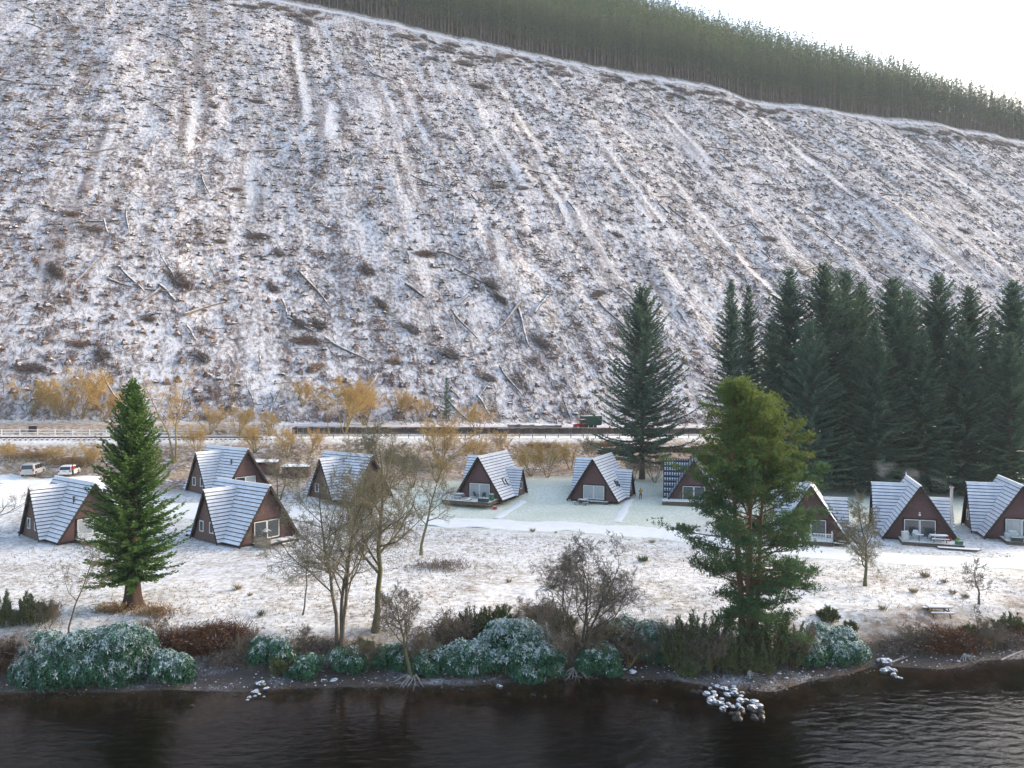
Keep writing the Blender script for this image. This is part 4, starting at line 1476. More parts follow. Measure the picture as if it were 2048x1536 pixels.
def bare_tree(seed, H, stems=1, r=.16, nch=(9, 7, 6, 6), ratio=(.55, .55, .5, .55), ang=(55, 45, 42, 40), up=(.10, .10, .05, .0), clear=.25, wob=.12, lean=0.0, spread=.25,
              twig_r=.011, first=1.0, droop=0.0):
    """returns (wood, twigs) mesh builders"""
    g = np.random.default_rng(seed)
    wood, tw = MB(), MB()
    frontier = []
    for s_ in range(stems):
        a = g.uniform(0, 6.28)
        d = nrm(np.array([math.cos(a) * spread * (stems > 1) + lean, math.sin(a) * spread * (stems > 1), 1]))
        p = np.array([math.cos(a) * r * 1.3 * (stems > 1), math.sin(a) * r * 1.3 * (stems > 1), -.15])
        frontier.append((p, d, H * g.uniform(.85, 1.05), r * g.uniform(.8, 1.05)))
    P = np.array([f[0] for f in frontier]); D = np.array([f[1] for f in frontier]); Ln = np.array([f[2] for f in frontier]); Rd = np.array([f[3] for f in frontier])
    for lev in range(4):
        n = (9, 6, 4, 3)[lev]
        m = len(P)
        pts, dirs = [P], [D]
        p, d = P, D
        for i in range(n):
            d = nrm(d + g.normal(0, wob * (1 + .5 * lev), (m, 3)) + np.array([0, 0, up[lev] - droop * lev * (i / n)]))
            p = p + d * (Ln / n)[:, None]
            pts.append(p); dirs.append(d)
        pts, dirs = np.stack(pts, 1), np.stack(dirs, 1)
        rads = Rd[:, None] * np.linspace(1, .22 if lev else .12, n + 1)[None]
        if lev == 0:
            rads[:, 0] *= 1.35
        batch_tubes(wood if lev < 2 else tw, pts, rads, (8, 6, 4, 3)[lev])
        k = nch[lev]
        t0 = clear if lev == 0 else .18
        t = t0 + (1 - t0) * (np.arange(k)[None] + g.uniform(.1, .9, (m, k))) / k
        i = np.minimum((t * n).astype(int), n - 1)
        fr = (t * n - i)[..., None]
        mm = np.arange(m)[:, None]
        pos = pts[mm, i] * (1 - fr) + pts[mm, i + 1] * fr
        dd = dirs[mm, i + 1]
        a = g.normal(0, 1, (m, k, 3)); a -= dd * (a * dd).sum(-1, keepdims=True); a = nrm(a)
        th_ = np.radians(ang[lev] * g.uniform(.75, 1.2, (m, k)))[..., None]
        cd = nrm(dd * np.cos(th_) + a * np.sin(th_))
        sh = (1.15 - .75 * t) if lev == 0 else (1.1 - .5 * t)
        L2 = Ln[:, None] * ratio[lev] * sh * g.uniform(.8, 1.15, (m, k)) * (first if lev == 0 else 1)
        r2 = np.maximum(rads[mm, i] * .55, .012 if lev < 2 else .008)
        P, D, Ln, Rd = pos.reshape(-1, 3), cd.reshape(-1, 3), L2.ravel(), r2.ravel()
    m = len(P)
    Q = P + nrm(D + g.normal(0, .25, (m, 3))) * Ln[:, None]
    twigs(tw, P, Q, twig_r)
    for q in (.35, .65):
        M_ = P + (Q - P) * q
        twigs(tw, M_, M_ + nrm(D + g.normal(0, .7, (m, 3))) * Ln[:, None] * .55, twig_r * .75)
    return wood, tw


def batch_tubes(mb, P, Rd, n=3, mi=0):
    """many thin tubes at once; P (m,k,3), Rd (m,k)"""
    P, Rd = np.asarray(P, float), np.asarray(Rd, float)
    m, k, _ = P.shape
    t = nrm(np.gradient(P, axis=1))
    ref = np.where(np.abs(t[:, :1, 2:3]) < .85, np.array([0, 0, 1.0]), np.array([1.0, 0, 0]))
    a = nrm(np.cross(t, ref)); b = np.cross(t, a)
    th_ = np.arange(n) * 2 * np.pi / n
    ring = P[:, :, None, :] + Rd[:, :, None, None] * (np.cos(th_)[None, None, :, None] * a[:, :, None, :] + np.sin(th_)[None, None, :, None] * b[:, :, None, :])
    base = (np.arange(m) * k * n)[:, None, None]
    i = (np.arange(k - 1) * n)[None, :, None]; j = np.arange(n)[None, None, :]; j2 = (j + 1) % n
    f = np.stack([base + i + j, base + i + j2, base + i + n + j2, base + i + n + j], -1).reshape(-1, 4)
    mb.add(ring.reshape(-1, 3), f, mi)


def plant_bare(name, px, py, seed, top_py, label, wm=BARK, tm=TWIG, group=None, cat='tree', loc=None, **kw):
    x, y, z = loc if loc else G(px, py)
    H = (CAM_H - (top_py - 768) / F * y) - z
    wd, tw = bare_tree(seed, H * .92, **kw)
    r = empty(name, (x, y, z), 0)
    tag(r, label, cat, group)
    wd.build('trunk', wm, r, True)
    tw.build('crown', tm, r)
    return r


def spruce_mb(seed, H, Rm, cb=.06, pw=.85, step=.55, nb=6, sp=.2, e_lo=-12, e_hi=45, wide=.19, leng=.7, tips=.25, gap=.12, sweep=.35):
    """trunk and crown builders of a spruce-like conifer"""
    g = np.random.default_rng(seed)
    tr, cr = MB(), MB()
    zs = np.linspace(-.2, H, 12)
    tr.tube(np.stack([g.normal(0, .04, 12), g.normal(0, .04, 12), zs], 1), np.linspace(1, .03, 12) * H * .0135 * np.where(zs < .5, 1.35, 1), 9)
    B, D, Ls, W_, MI = [], [], [], [], []
    z = H * cb
    ph = 0
    while z < H * .985:
        t = (z - H * cb) / (H * (1 - cb))
        rad = Rm * (1 - t) ** pw * (1 if t > .12 else .72 + t * 2.3)
        n = max(3, int(round(nb * (1 if t < .8 else .75))))
        ph += 1.1
        for k in range(n):
            if g.uniform() < gap: continue
            a = ph + k * 2 * np.pi / n + g.normal(0, .2)
            L = rad * g.uniform(.55, 1.2) + .15
            e = R(e_lo + (e_hi - e_lo) * t ** .8 + g.normal(0, 5))
            m = max(3, int(L / sp))
            q = np.linspace(.04, 1, m)
            out = L * q * math.cos(e)
            up = L * (q * math.sin(e) - .10 * q * (1 - t) + sweep * .35 * q ** 2.5 * (1 - t * .6))
            ca, sa = math.cos(a), math.sin(a)
            zz = z + g.uniform(-.2, .2)
            P = np.stack([out * ca, out * sa, zz + up], 1)
            if L > 1.2:
                tr.tube(P[::max(1, m // 4)], np.linspace(.022 * L ** .7 + .01, .01, len(P[::max(1, m // 4)])), 3)
            T_ = nrm(np.gradient(P, axis=0))
            side = np.array([-sa, ca, 0])
            for sgn in (-1, 1, 0):
                d = T_ * (.75 if sgn else 1.0) + sgn * side * g.uniform(.55, .95, (m, 1)) + np.array([0, 0, 1.0]) * (g.uniform(-.42, .02, (m, 1)) if sgn else g.uniform(-.1, .5, (m, 1)))
                ln = leng * (1.1 - .55 * q) * g.uniform(.7, 1.25, m) * min(1.0, .45 + L / 4.5)
                B.append(P + g.normal(0, .06, (m, 3))); D.append(d); Ls.append(ln); W_.append(wide * g.uniform(.7, 1.3, m) * (1 if sgn else .8))
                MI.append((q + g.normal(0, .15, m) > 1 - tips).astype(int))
        z += step * g.uniform(.8, 1.2) * (1 if t < .7 else .75)
    B, D, Ls, W_, MI = map(np.concatenate, (B, D, Ls, W_, MI))
    for mi in (0, 1):
        s_ = MI == mi
        kites(cr, B[s_], D[s_], Ls[s_], W_[s_], g, mi, .3, .45)
    # leader
    kites(cr, np.tile([[0, 0, H * .965]], (14, 1)), g.normal(0, .35, (14, 3)) + [0, 0, 1], .8, .14, g, 1)
    return tr, cr


# big conifers behind the chalets on the right
SPR = []
for k, (Rm, pw, cb, sw) in enumerate(((8.6, .70, .07, .4), (9.6, .64, .05, .5), (7.4, .8, .08, .3), (9.0, .60, .05, .45))):
    t_, c_ = spruce_mb(100 + k, 36, Rm, cb, pw, .62, 7, .24, -14, 48, .24, .85, .2, .12, sw)
    SPR.append((t_.mesh('trunk', BARK), c_.mesh('crown', [SPRUCE, SPRUCE_TIP])))


def spruce(px, top_py, Y, var, label, rz, group='dark spruces behind the right-hand chalets', wide=1.0):
    x = (px - 1024) / F * Y
    z = T(x, Y)
    H = CAM_H - (top_py - 768) / F * Y - z
    s = H / 36
    r = empty('spruce_tree', (x, Y, z), rz, (s * wide * 1.22, s * wide * 1.22, s))
    tag(r, label, 'tree', group)
    link_mesh('trunk', SPR[var][0], r)
    link_mesh('crown', SPR[var][1], r)


for k, (px, tp, Y, var, wd, lab) in enumerate((
        (1462, 556, 127, 2, .72, 'slender spruce, leftmost of the dense dark stand'),
        (1497, 566, 134, 2, .70, 'narrow dark-tipped spruce just behind the slender leftmost one'),
        (1580, 536, 128, 0, .95, 'tall spruce with reddish top, third along the stand from the pine'),
        (1648, 528, 126, 1, .85, 'tallest dark spruce of the stand, its tip above all others'),
        (1690, 538, 133, 3, .85, 'twin-topped spruce close behind the tallest one'),
        (1722, 560, 140, 0, .9, 'paler spruce half hidden to the right of the tallest one'),
        (1786, 556, 128, 1, .95, 'broad spruce with long pale bough tips in mid stand'),
        (1815, 578, 140, 3, .9, 'spruce peeping over behind the broad mid-stand one'),
        (1876, 548, 128, 3, .85, 'upright spruce behind the smoking flue, second highest tip'),
        (1938, 570, 131, 0, .9, 'rounded spruce between the upright one and the picture edge'),
        (1985, 625, 137, 2, .9, 'lower spruce filling the gap behind the rounded one'),
        (2026, 562, 129, 1, .85, 'spruce at the right border above the last chalet'),
        (2090, 560, 132, 0, .95, 'spruce cut by the right border of the stand'),
        (2170, 570, 128, 3, .95, 'spruce beyond the right border, only boughs showing'),
        (1545, 640, 140, 1, .8, 'shaded lower spruce behind the pine crown'),
        (1620, 640, 120, 3, .8, 'front row spruce above the balustrade chalet'),
        (1750, 640, 119, 0, .85, 'front row spruce between two chalets'),
        (1845, 655, 119, 2, .95, 'front row spruce directly behind the smoking chalet'),
        (1925, 650, 120, 1, .85, 'front row spruce between the flue and the last chalet'),
        (2020, 665, 118, 3, .85, 'front row spruce behind the last chalet'))):
    spruce(px, tp, Y, var, lab, k * 1.3, wide=wd)
x, y, z = G(1284, 958)
t_, c_ = spruce_mb(140, 32, 9.4, .10, .62, .60, 7, .24, -4, 50, .24, .9, .22, .10, .8)
H = CAM_H - (572 - 768) / F * y - z
r = empty('spruce_tree', (x, y, z), .4, H / 32)
tag(r, 'broad open-grown spruce standing apart between the two tile and snow roofed chalets', 'tree')
t_.build('trunk', BARK, r); c_.build('crown', [SPRUCE, SPRUCE_TIP], r)
x, y, z = G(893, 838)
t_, c_ = spruce_mb(141, 8, 1.5, .05, .8, .35, 6, .16, 0, 50, .14, .4, .3)
r = empty('spruce_tree', (x, y, z), 0, (CAM_H - (757 - 768) / F * y - z) / 8)
tag(r, 'single young spruce at the foot of the felled slope', 'tree')
t_.build('trunk', BARK, r); c_.build('crown', [SPRUCE, SPRUCE_TIP], r)

# giant redwood on the left shore
x, y, z = G(266, 1213)
H = CAM_H - (766 - 768) / F * y - z
t_, c_ = spruce_mb(150, 18, 4.0, .13, .64, .23, 9, .12, -14, 58, .15, .50, .5, .16, .7)
r = empty('redwood_tree', (x, y, z), 0, H / 18)
tag(r, 'bright green conical redwood with a flared red-brown trunk on the shore', 'tree')
g = np.random.default_rng(5)
tk = MB()
zz = np.array([-.3, .15, .5, 1.0, 1.8, 3, 6, 10, 14, 17.6])
rr = np.array([1.05, .86, .72, .62, .55, .48, .36, .22, .1, .03])
th = np.arange(18) * 2 * np.pi / 18
V = np.array([[(q * (1 + .10 * math.sin(a * 5 + 1) * (1.2 - min(1, h / 3)))) * math.cos(a), (q * (1 + .10 * math.sin(a * 4) * (1.2 - min(1, h / 3)))) * math.sin(a), h] for h, q in zip(zz, rr) for a in th])
i = np.arange(9)[:, None] * 18; j = np.arange(18)[None, :]
tk.add(V, np.stack([i + j, i + (j + 1) % 18, i + 18 + (j + 1) % 18, i + 18 + j], -1).reshape(-1, 4))
tk.build('trunk', RED_BARK, r, True)
t_.build('branches', RED_BARK, r)
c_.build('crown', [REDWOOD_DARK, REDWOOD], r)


# Scots pine
def pine(seed, H):
    g = np.random.default_rng(seed)
    wood, cr = MB(), MB()
    stems = []
    for k, (dx, dy, top, r0) in enumerate(((-.55, 0, 1.0, .26), (.25, .3, .97, .24), (.65, -.2, .9, .2), (0, -.5, .86, .18))):
        zs = np.linspace(-.2, H * top, 12)
        q = zs / H
        P = np.stack([dx * (.5 + 1.1 * np.sin(q * 2.4)) + .12 * np.sin(q * 7 + k), dy * (.5 + 1.0 * np.sin(q * 2.2)) + .1 * np.cos(q * 6 + k), zs], 1)
        wood.tube(P, r0 * np.linspace(1.1, .15, 12), 9, 0)
        stems.append(P)
    tuftB, tuftN, tuftM = [], [], []

    def prof(h):
        return np.interp(h / H, [.08, .2, .34, .5, .6, .69, .80, .9, 1.0], [2.2, 3.6, 5.5, 5.6, 4.6, 3.6, 2.7, 1.7, .2])
    for h in np.arange(H * .09, H * .985, .30):
        q = h / H
        low = q < .52
        for k in range(3 if low else 5):
            P = stems[g.integers(0, 4)]
            if h > P[-1, 2] - .1: P = stems[0]
            base = np.array([np.interp(h, P[:, 2], P[:, 0]), np.interp(h, P[:, 2], P[:, 1]), h])
            a = g.uniform(0, 2 * np.pi)
            L = prof(h) * g.uniform(.45, 1.08)
            e = R(g.uniform(-14, 22) if low else 25 + 25 * (q - .55) / .45) + g.normal(0, .1)
            m = 7
            s_ = np.linspace(0, 1, m)
            o = L * s_ * math.cos(e)
            zz_ = h + L * (s_ * math.sin(e) + (.16 * s_ ** 2 if low else .08 * s_ ** 2)) + g.normal(0, .05, m) * s_
            aa = a + .25 * np.sin(s_ * 3 + g.uniform(0, 6)) * s_
            B = np.stack([base[0] + o * np.cos(aa), base[1] + o * np.sin(aa), zz_], 1)
            wood.tube(B, np.linspace(.075 if low else .045, .015, m), 5, 0)
            # side shoots carrying flat pads of needles
            ns = int(L * (2.6 if low else 3.4)) + 2
            for c in range(ns):
                t = g.uniform(.42 if low else .18, 1.0)
                i = min(int(t * (m - 1)), m - 2)
                p0 = B[i] + (B[i + 1] - B[i]) * (t * (m - 1) - i)
                az = aa[i] + g.normal(0, .9)
                l2 = g.uniform(.3, 1.0) * (1.25 - .5 * t) * (1 if low else .75)
                p1 = p0 + np.array([math.cos(az) * l2, math.sin(az) * l2, g.uniform(.0, .35) * l2 + (.12 if low else .2)])
                wood.tube(np.stack([p0, (p0 + p1) / 2 - [0, 0, .03], p1]), [.022, .015, .008], 3, 0)
                nt = g.integers(10, 18) if low else g.integers(7, 13)
                C = p1 + g.normal(0, 1, (nt, 3)) * np.array([.30, .30, .16]) * (1 if low else .85)
                tuftB.append(C)
                tuftN.append(nrm(np.array([math.cos(az) * .5, math.sin(az) * .5, 1.0])) + g.normal(0, .3, (nt, 3)))
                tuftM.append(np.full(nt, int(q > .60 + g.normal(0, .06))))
    B = np.concatenate(tuftB); Nn = nrm(np.concatenate(tuftN)); M = np.concatenate(tuftM)
    for rep_ in range(6):
        d = Nn + g.normal(0, .75, Nn.shape)
        for mi in (0, 1):
            s_ = M == mi
            kites(cr, B[s_], d[s_], g.uniform(.16, .28, s_.sum()), .05, g, mi, .1)
    return wood, cr


x, y, z = G(1492, 1306)
y -= .3
H = CAM_H - (768 - 768) / F * y - z
w_, c_ = pine(160, H)
r = empty('pine_tree', (x, y, z))
tag(r, 'tall many-stemmed pine with orange bark and sunlit yellow-green top', 'tree')
w_.build('trunk', PINE_BARK, r, True); c_.build('crown', [PINE, PINE_SUNLIT], r)

# bare broadleaved trees
plant_bare('bare_tree', 670, 1308, 11, 905, 'bare tree with two or three slim stems leaning at the water side', BARK, TWIG_LICHEN, stems=3, r=.17, clear=.3, nch=(11, 8, 7, 7), spread=.16, twig_r=.012)
plant_bare('bare_tree', 750, 1262, 12, 872, 'tallest bare tree with a straight mossy trunk in the middle of the shore', BARK_MOSS, TWIG_LICHEN, r=.30, clear=.28, nch=(17, 9, 8, 7), ratio=(.44, .52, .5, .55), ang=(52, 42, 42, 40), twig_r=.012)
plant_bare('bare_tree', 842, 1110, 13, 912, 'slim bare tree on the field behind the tallest bare tree', BARK_MOSS, TWIG_LICHEN, r=.17, clear=.3, nch=(13, 8, 7, 6), ratio=(.42, .55, .5, .55))
plant_bare('bare_tree', 826, 1362, 14, 1165, 'small spreading bare tree on exposed roots at the waterline', BARK_MOSS, TWIG, r=.15, clear=.38, nch=(12, 8, 7, 7), ratio=(.62, .55, .5, .55), ang=(62, 45, 45, 40), first=1.1)
plant_bare('bare_tree', 1160, 1338, 15, 1062, 'gnarled bare tree with twisted stems in the rhododendron bank', BARK, TWIG, stems=4, r=.14, clear=.3, nch=(10, 8, 7, 6), wob=.2, spread=.2)
plant_bare('bare_tree', 1730, 1172, 16, 985, 'round-crowned bare tree on the grass in front of the smoking chalet', BARK_MOSS, TWIG_LICHEN, r=.20, clear=.16, nch=(20, 8, 7, 7), twig_r=.013, ratio=(.50, .5, .5, .5), ang=(58, 42, 42, 40), up=(.1, .14, .05, 0))
plant_bare('bare_tree', 1958, 1208, 17, 1097, 'small bare orchard-like tree near the lone picnic table', BARK, TWIG, r=.11, clear=.36, nch=(10, 7, 6, 5), ratio=(.55, .5, .5, .5), ang=(65, 45, 45, 40))
plant_bare('bare_tree', 137, 1300, 18, 1068, 'thin crooked bare tree rising out of the left rhododendrons', BARK, TWIG_LICHEN, r=.10, clear=.45, nch=(9, 7, 5, 5), wob=.16, ratio=(.4, .55, .5, .5))
plant_bare('bare_tree', 558, 1000, 19, 900, 'bare forked tree behind the large chalet roof', BARK_MOSS, TWIG_LICHEN, stems=2, r=.14, clear=.3, nch=(10, 6, 6, 5), spread=.2)
plant_bare('bare_tree', -28, 1090, 20, 870, 'bare tree at the left border with its boughs reaching in', BARK, TWIG, r=.2, clear=.3, nch=(11, 7, 6, 5), ratio=(.5, .55, .5, .5))
plant_bare('bare_tree', 605, 1230, 21, 1010, 'very thin bare sapling beside the leaning stems', BARK, TWIG, r=.07, clear=.4, nch=(8, 6, 5, 4), ratio=(.35, .5, .5, .5))
plant_bare('bare_tree', 1960, 1290, 22, 1195, 'thin bare sapling in the bracken at the right shore', BARK, TWIG, r=.05, clear=.4, nch=(8, 6, 4, 4), ratio=(.35, .5, .5, .5))
plant_bare('dead_tree', 762, 122, 23, 45, 'leafless leaning tree high on the felled slope below the forest', BARK, TWIG, r=.3, clear=.3, lean=.25, nch=(8, 6, 5, 4), wob=.2, twig_r=.02)
plant_bare('alder_tree', 352, 925, 24, 712, 'tall twin-stemmed alder with pale twigs behind the redwood', WILLOW_STEM, WILLOW, stems=2, r=.19, clear=.35, nch=(11, 7, 6, 5), ratio=(.36, .5, .5, .5), spread=.10)
plant_bare('larch_tree', 464, 822, 25, 690, 'thin straight larch alone above the road', WILLOW_STEM, WILLOW, r=.12, clear=.3, nch=(18, 6, 4, 4), ratio=(.16, .5, .5, .5), ang=(80, 45, 40, 40))
plant_bare('larch_tree', 284, 836, 26, 745, 'thin straight larch just right of the redwood tip', WILLOW_STEM, WILLOW, r=.1, clear=.3, nch=(16, 6, 4, 4), ratio=(.16, .5, .5, .5), ang=(80, 45, 40, 40))
plant_bare('larch_tree', 658, 872, 27, 716, 'tall thin larch rising from the orange willows', WILLOW_STEM, WILLOW, r=.11, clear=.25, nch=(18, 6, 4, 4), ratio=(.17, .5, .5, .5), ang=(75, 45, 40, 40))
plant_bare('alder_tree', 703, 985, 28, 862, 'bushy bare alder hiding the roof of the half hidden chalet', WILLOW_STEM, TWIG_LICHEN, stems=4, r=.11, clear=.2, nch=(10, 7, 6, 5), ratio=(.5, .5, .5, .5), spread=.25)

# willow scrub along the road and the foot of the slope: shared shapes
WIL = []
for k in range(6):
    wd, tw = bare_tree(200 + k, 5.0, stems=8, r=.05, nch=(8, 6, 5, 4), ratio=(.5, .5, .5, .5), ang=(28, 34, 38, 38), clear=.25, spread=.5, lean=(.0, .25, -.2, .1, 0, .4)[k], twig_r=.013, wob=.13)
    WIL.append((wd.mesh('stems', WILLOW_STEM), tw.mesh('crown', WILLOW), tw.mesh('crown', TWIG_LICHEN), tw.mesh('crown', TWIG)))
SCRUB = [  # px, py of the foot, py of the top, shape, orange or grey, label
    (58, 828, 742, 1, 0, 'orange willow bush farthest left above the road'),
    (118, 838, 775, 5, 0, 'leaning orange willow bush, second from the left border'),
    (165, 836, 728, 0, 0, 'large orange willow clump with upright stems, left of the redwood'),
    (205, 842, 770, 1, 0, 'wind-leaning orange willow touching the redwood tip'),
    (418, 868, 800, 2, 0, 'low orange willow right of the twin alder'),
    (478, 872, 808, 0, 0, 'low orange willow under the lone larch'),
    (540, 872, 815, 4, 0, 'low yellow willow above the vent pipe chalet'),
    (606, 812, 755, 3, 0, 'small orange willow up on the slope foot, left of the thin larch'),
    (690, 866, 745, 0, 0, 'biggest orange willow clump in the middle'),
    (730, 852, 758, 4, 0, 'dense orange willow right against the biggest clump'),
    (796, 836, 768, 2, 0, 'orange willow between the biggest clump and the young spruce'),
    (845, 842, 790, 5, 0, 'bent orange willow left of the young spruce'),
    (955, 870, 800, 0, 0, 'yellow willow rising before the platform logs'),
    (880, 935, 825, 3, 0, 'tall ochre willow behind the planter chalet, left one'),
    (948, 930, 862, 4, 0, 'ochre willow directly over the planter chalet ridge'),
    (1062, 952, 880, 2, 0, 'ochre willow right of the planter chalet, first of two'),
    (1095, 955, 876, 0, 0, 'ochre willow right of the planter chalet, second of two'),
    (1140, 940, 880, 3, 0, 'ochre willow left of the round-table chalet'),
    (1268, 962, 905, 4, 1, 'bare scrub at the left foot of the broad spruce'),
    (1310, 965, 900, 0, 1, 'bare scrub at the right foot of the broad spruce'),
    (1345, 955, 905, 2, 1, 'bare scrub between the broad spruce and the tiled chalet'),
    (300, 942, 880, 3, 1, 'bare scrub hugging the right side of the redwood'),
    (395, 905, 845, 0, 0, 'yellowish scrub over the vent pipe chalet, left of its ridge'),
    (510, 905, 838, 1, 0, 'yellowish scrub over the vent pipe chalet, right of its ridge'),
    (575, 915, 848, 4, 0, 'yellowish scrub behind the low sheds'),
    (622, 905, 850, 2, 0, 'yellowish scrub above the half hidden chalet'),
    (770, 960, 880, 0, 1, 'grey brown scrub right of the half hidden chalet, nearer it'),
    (825, 975, 890, 4, 1, 'grey brown scrub midway between half hidden and planter chalets'),
    (872, 965, 900, 2, 0, 'rust tinted scrub just left of the planter chalet'),
    (20, 925, 880, 3, 0, 'orange scrub above the silver car'),
    (110, 930, 888, 0, 0, 'orange scrub above the white hatchback'),
    (172, 935, 880, 2, 0, 'orange scrub between hatchback and redwood'),
    (1000, 905, 850, 1, 0, 'thin ochre scrub in front of the retaining wall, left one'),
    (1180, 920, 870, 4, 1, 'thin scrub in front of the red tractor'),
    (1410, 935, 880, 0, 1, 'thin scrub behind the tiled chalet'),
]
for k, (px, py, tp, var, grey, lab) in enumerate(SCRUB):
    x, y, z = G(px, py)
    H = CAM_H - (tp - 768) / F * y - z
    s = H / 6.3
    r = empty('willow_bush', (x, y, z), k * 2.1, (s * 1.3, s * 1.3, s * 1.1))
    tag(r, lab, 'bush', 'willow scrub along the road')
    link_mesh('stems', WIL[var][0], r)
    link_mesh('crown', WIL[var][2 if grey else 1], r)

# ------------------------------------------------------------------ forest on the crest
def forest_tree(seed, H=26, n_br=64, per=6, wk=1.0):
    g = np.random.default_rng(seed)
    tr, cr = MB(), MB()
    tr.tube(np.stack([g.normal(0, .05, 5), g.normal(0, .05, 5), np.linspace(-1, H, 5)], 1), np.linspace(.26, .03, 5), 5)
    z0 = H * g.uniform(.24, .40)
    B, D, Ls, W_ = [], [], [], []
    for k in range(n_br):
        t = (k + g.uniform(0, 1)) / n_br
        z = z0 + (H - z0) * t
        rad = 2.5 * (1 - t) ** .9 * g.uniform(.6, 1.15) + .15
        a = g.uniform(0, 6.28)
        q = np.linspace(.25, 1, per)
        o = np.array([math.cos(a), math.sin(a), g.uniform(-.25, .15) + .35 * t])
        P = np.array([0, 0, z]) + q[:, None] * rad * o
        B.append(P); D.append(o + g.normal(0, .4, (per, 3)) + [0, 0, -.25]); Ls.append(g.uniform(.6, 1.2, per) * (1.1 - .4 * t)); W_.append(g.uniform(.2, .38, per) * wk)
    B, D, Ls, W_ = map(np.concatenate, (B, D, Ls, W_))
    kites(cr, B, D, Ls, W_, g, 0, .3, .3)
    kites(cr, np.tile([[0, 0, H - .8]], (5, 1)), g.normal(0, .3, (5, 3)) + [0, 0, 1], 1.2, .3, g)
    # a few dead side twigs on the bare lower stem
    zt = g.uniform(H * .12, z0, 14); a = g.uniform(0, 6.28, 14)
    A = np.stack([0 * zt, 0 * zt, zt], 1)
    twigs(tr, A, A + np.stack([np.cos(a), np.sin(a), -.2 + 0 * a], 1) * g.uniform(.6, 1.6, (14, 1)), .03)
    return tr, cr


FT = []
for k in range(6):
    t_, c_ = forest_tree(300 + k)
    FT.append((t_.mesh('trunk', FOREST_TRUNK), c_.mesh('crown', FOREST_GREEN), t_, c_))
edge = []
for v in np.arange(6, 560, 2.05):
    u = edge_u(v) + random.uniform(-.8, 2.2)
    x, y = xy(u, v + random.uniform(-.6, .6))
    edge.append((x, y, T(x, y)))
edge = [e for e in edge if in_view(e[0], e[1], min(e[2], CAM_H + e[1] * .53), .08)]
front = edge[:300]
for k, (x, y, z) in enumerate(front):
    var = random.randrange(6)
    s = random.uniform(.82, 1.12)
    r = empty('plantation_spruce', (x, y, z), random.uniform(0, 6.28), (s * 1.1, s * 1.1, s))
    tag(r, 'bare-stemmed plantation spruce in the front row of the forest edge', 'tree', 'front row of the plantation')
    link_mesh('trunk', FT[var][0], r)
    link_mesh('crown', FT[var][1], r)
# the wood behind: one mass
fm = MB()
lows = []
for k in range(5):
    t_, c_ = forest_tree(320 + k, 26, 40, 4, 1.3)
    V = np.vstack(t_.v + c_.v)
    lows.append((t_, c_))
rows = []
for row in range(1, 34):
    du = 1.2 + row * 2.7
    for v in np.arange(0, 600, 2.9):
        u = edge_u(v) + du + random.uniform(-1, 1)
        if u > crest_u(v) + 60: continue
        x, y = xy(u, v + random.uniform(-1, 1))
        rows.append((x, y, u, v))
arr = np.array(rows)
zz = terrain(arr[:, 0], arr[:, 1])
vis = (np.abs(arr[:, 0] / arr[:, 1] * F) < 1024 * 1.12) & ((zz + 26 - CAM_H) / arr[:, 1] * F > 300) & ((zz - CAM_H) / arr[:, 1] * F < 830)
arr, zz = arr[vis], zz[vis]
for k, ((x, y, u, v), z) in enumerate(zip(arr, zz)):
    t_, c_ = lows[k % 5]
    s = random.uniform(.8, 1.15)
    M = (rotz(random.uniform(0, 6.28)) * s).T
    off = np.array([x, y, z])
    near = (u - edge_u(v)) < 14 or u > crest_u(v) + 12
    for part, mi in ((t_, 0), (c_, 1)):
        if mi == 0 and not near: continue
        for vv_, f_ in ((np.vstack(part.v), part),):
            V = vv_ @ M + off
            n0 = fm.n
            fm.v.append(V); fm.n += len(V)
            for f4 in f_.f4: pass
            if f_.f4:
                F4 = np.vstack(f_.f4); fm.f4.append(F4 + n0); fm.m4.append(np.full(len(F4), mi))
            if f_.f3:
                F3 = np.vstack(f_.f3); fm.f3.append(F3 + n0); fm.m3.append(np.full(len(F3), mi))
o = fm.build('forest', [FOREST_TRUNK, FOREST_GREEN])
tag(o, 'dense dark plantation forest behind its front row on the crest', 'forest', kind='stuff')

# ------------------------------------------------------------------ felled slope: stumps, logs, brash
def stump_mesh(seed):
    g = np.random.default_rng(seed)
    n = 9
    th_ = np.arange(n) * 2 * np.pi / n
    fl = 1 + .45 * np.abs(np.sin(th_ * 1.5 + g.uniform(0, 6))) + g.uniform(0, .3, n)
    rings = []
    for h, q in ((-.35, 1.35), (.05, 1.05), (.28, .72), (.75, .56)):
        rr_ = .52 * q * (1 + (fl - 1) * max(0, 1 - h / .5))
        tilt = (np.cos(th_) * g.uniform(-.06, .06)) if h > .5 else 0
        rings.append(np.stack([rr_ * np.cos(th_), rr_ * np.sin(th_), np.full(n, h) + tilt], 1))
    V = np.vstack(rings + [np.array([[0, 0, .77]])])
    i = np.arange(3)[:, None] * n; j = np.arange(n)[None, :]
    mb = MB().add(V[:-1], np.stack([i + j, i + (j + 1) % n, i + n + (j + 1) % n, i + n + j], -1).reshape(-1, 4), 0)
    mb.add(np.vstack([rings[-1], V[-1:]]), np.stack([np.arange(n), (np.arange(n) + 1) % n, np.full(n, n)], 1), 1)
    return mb


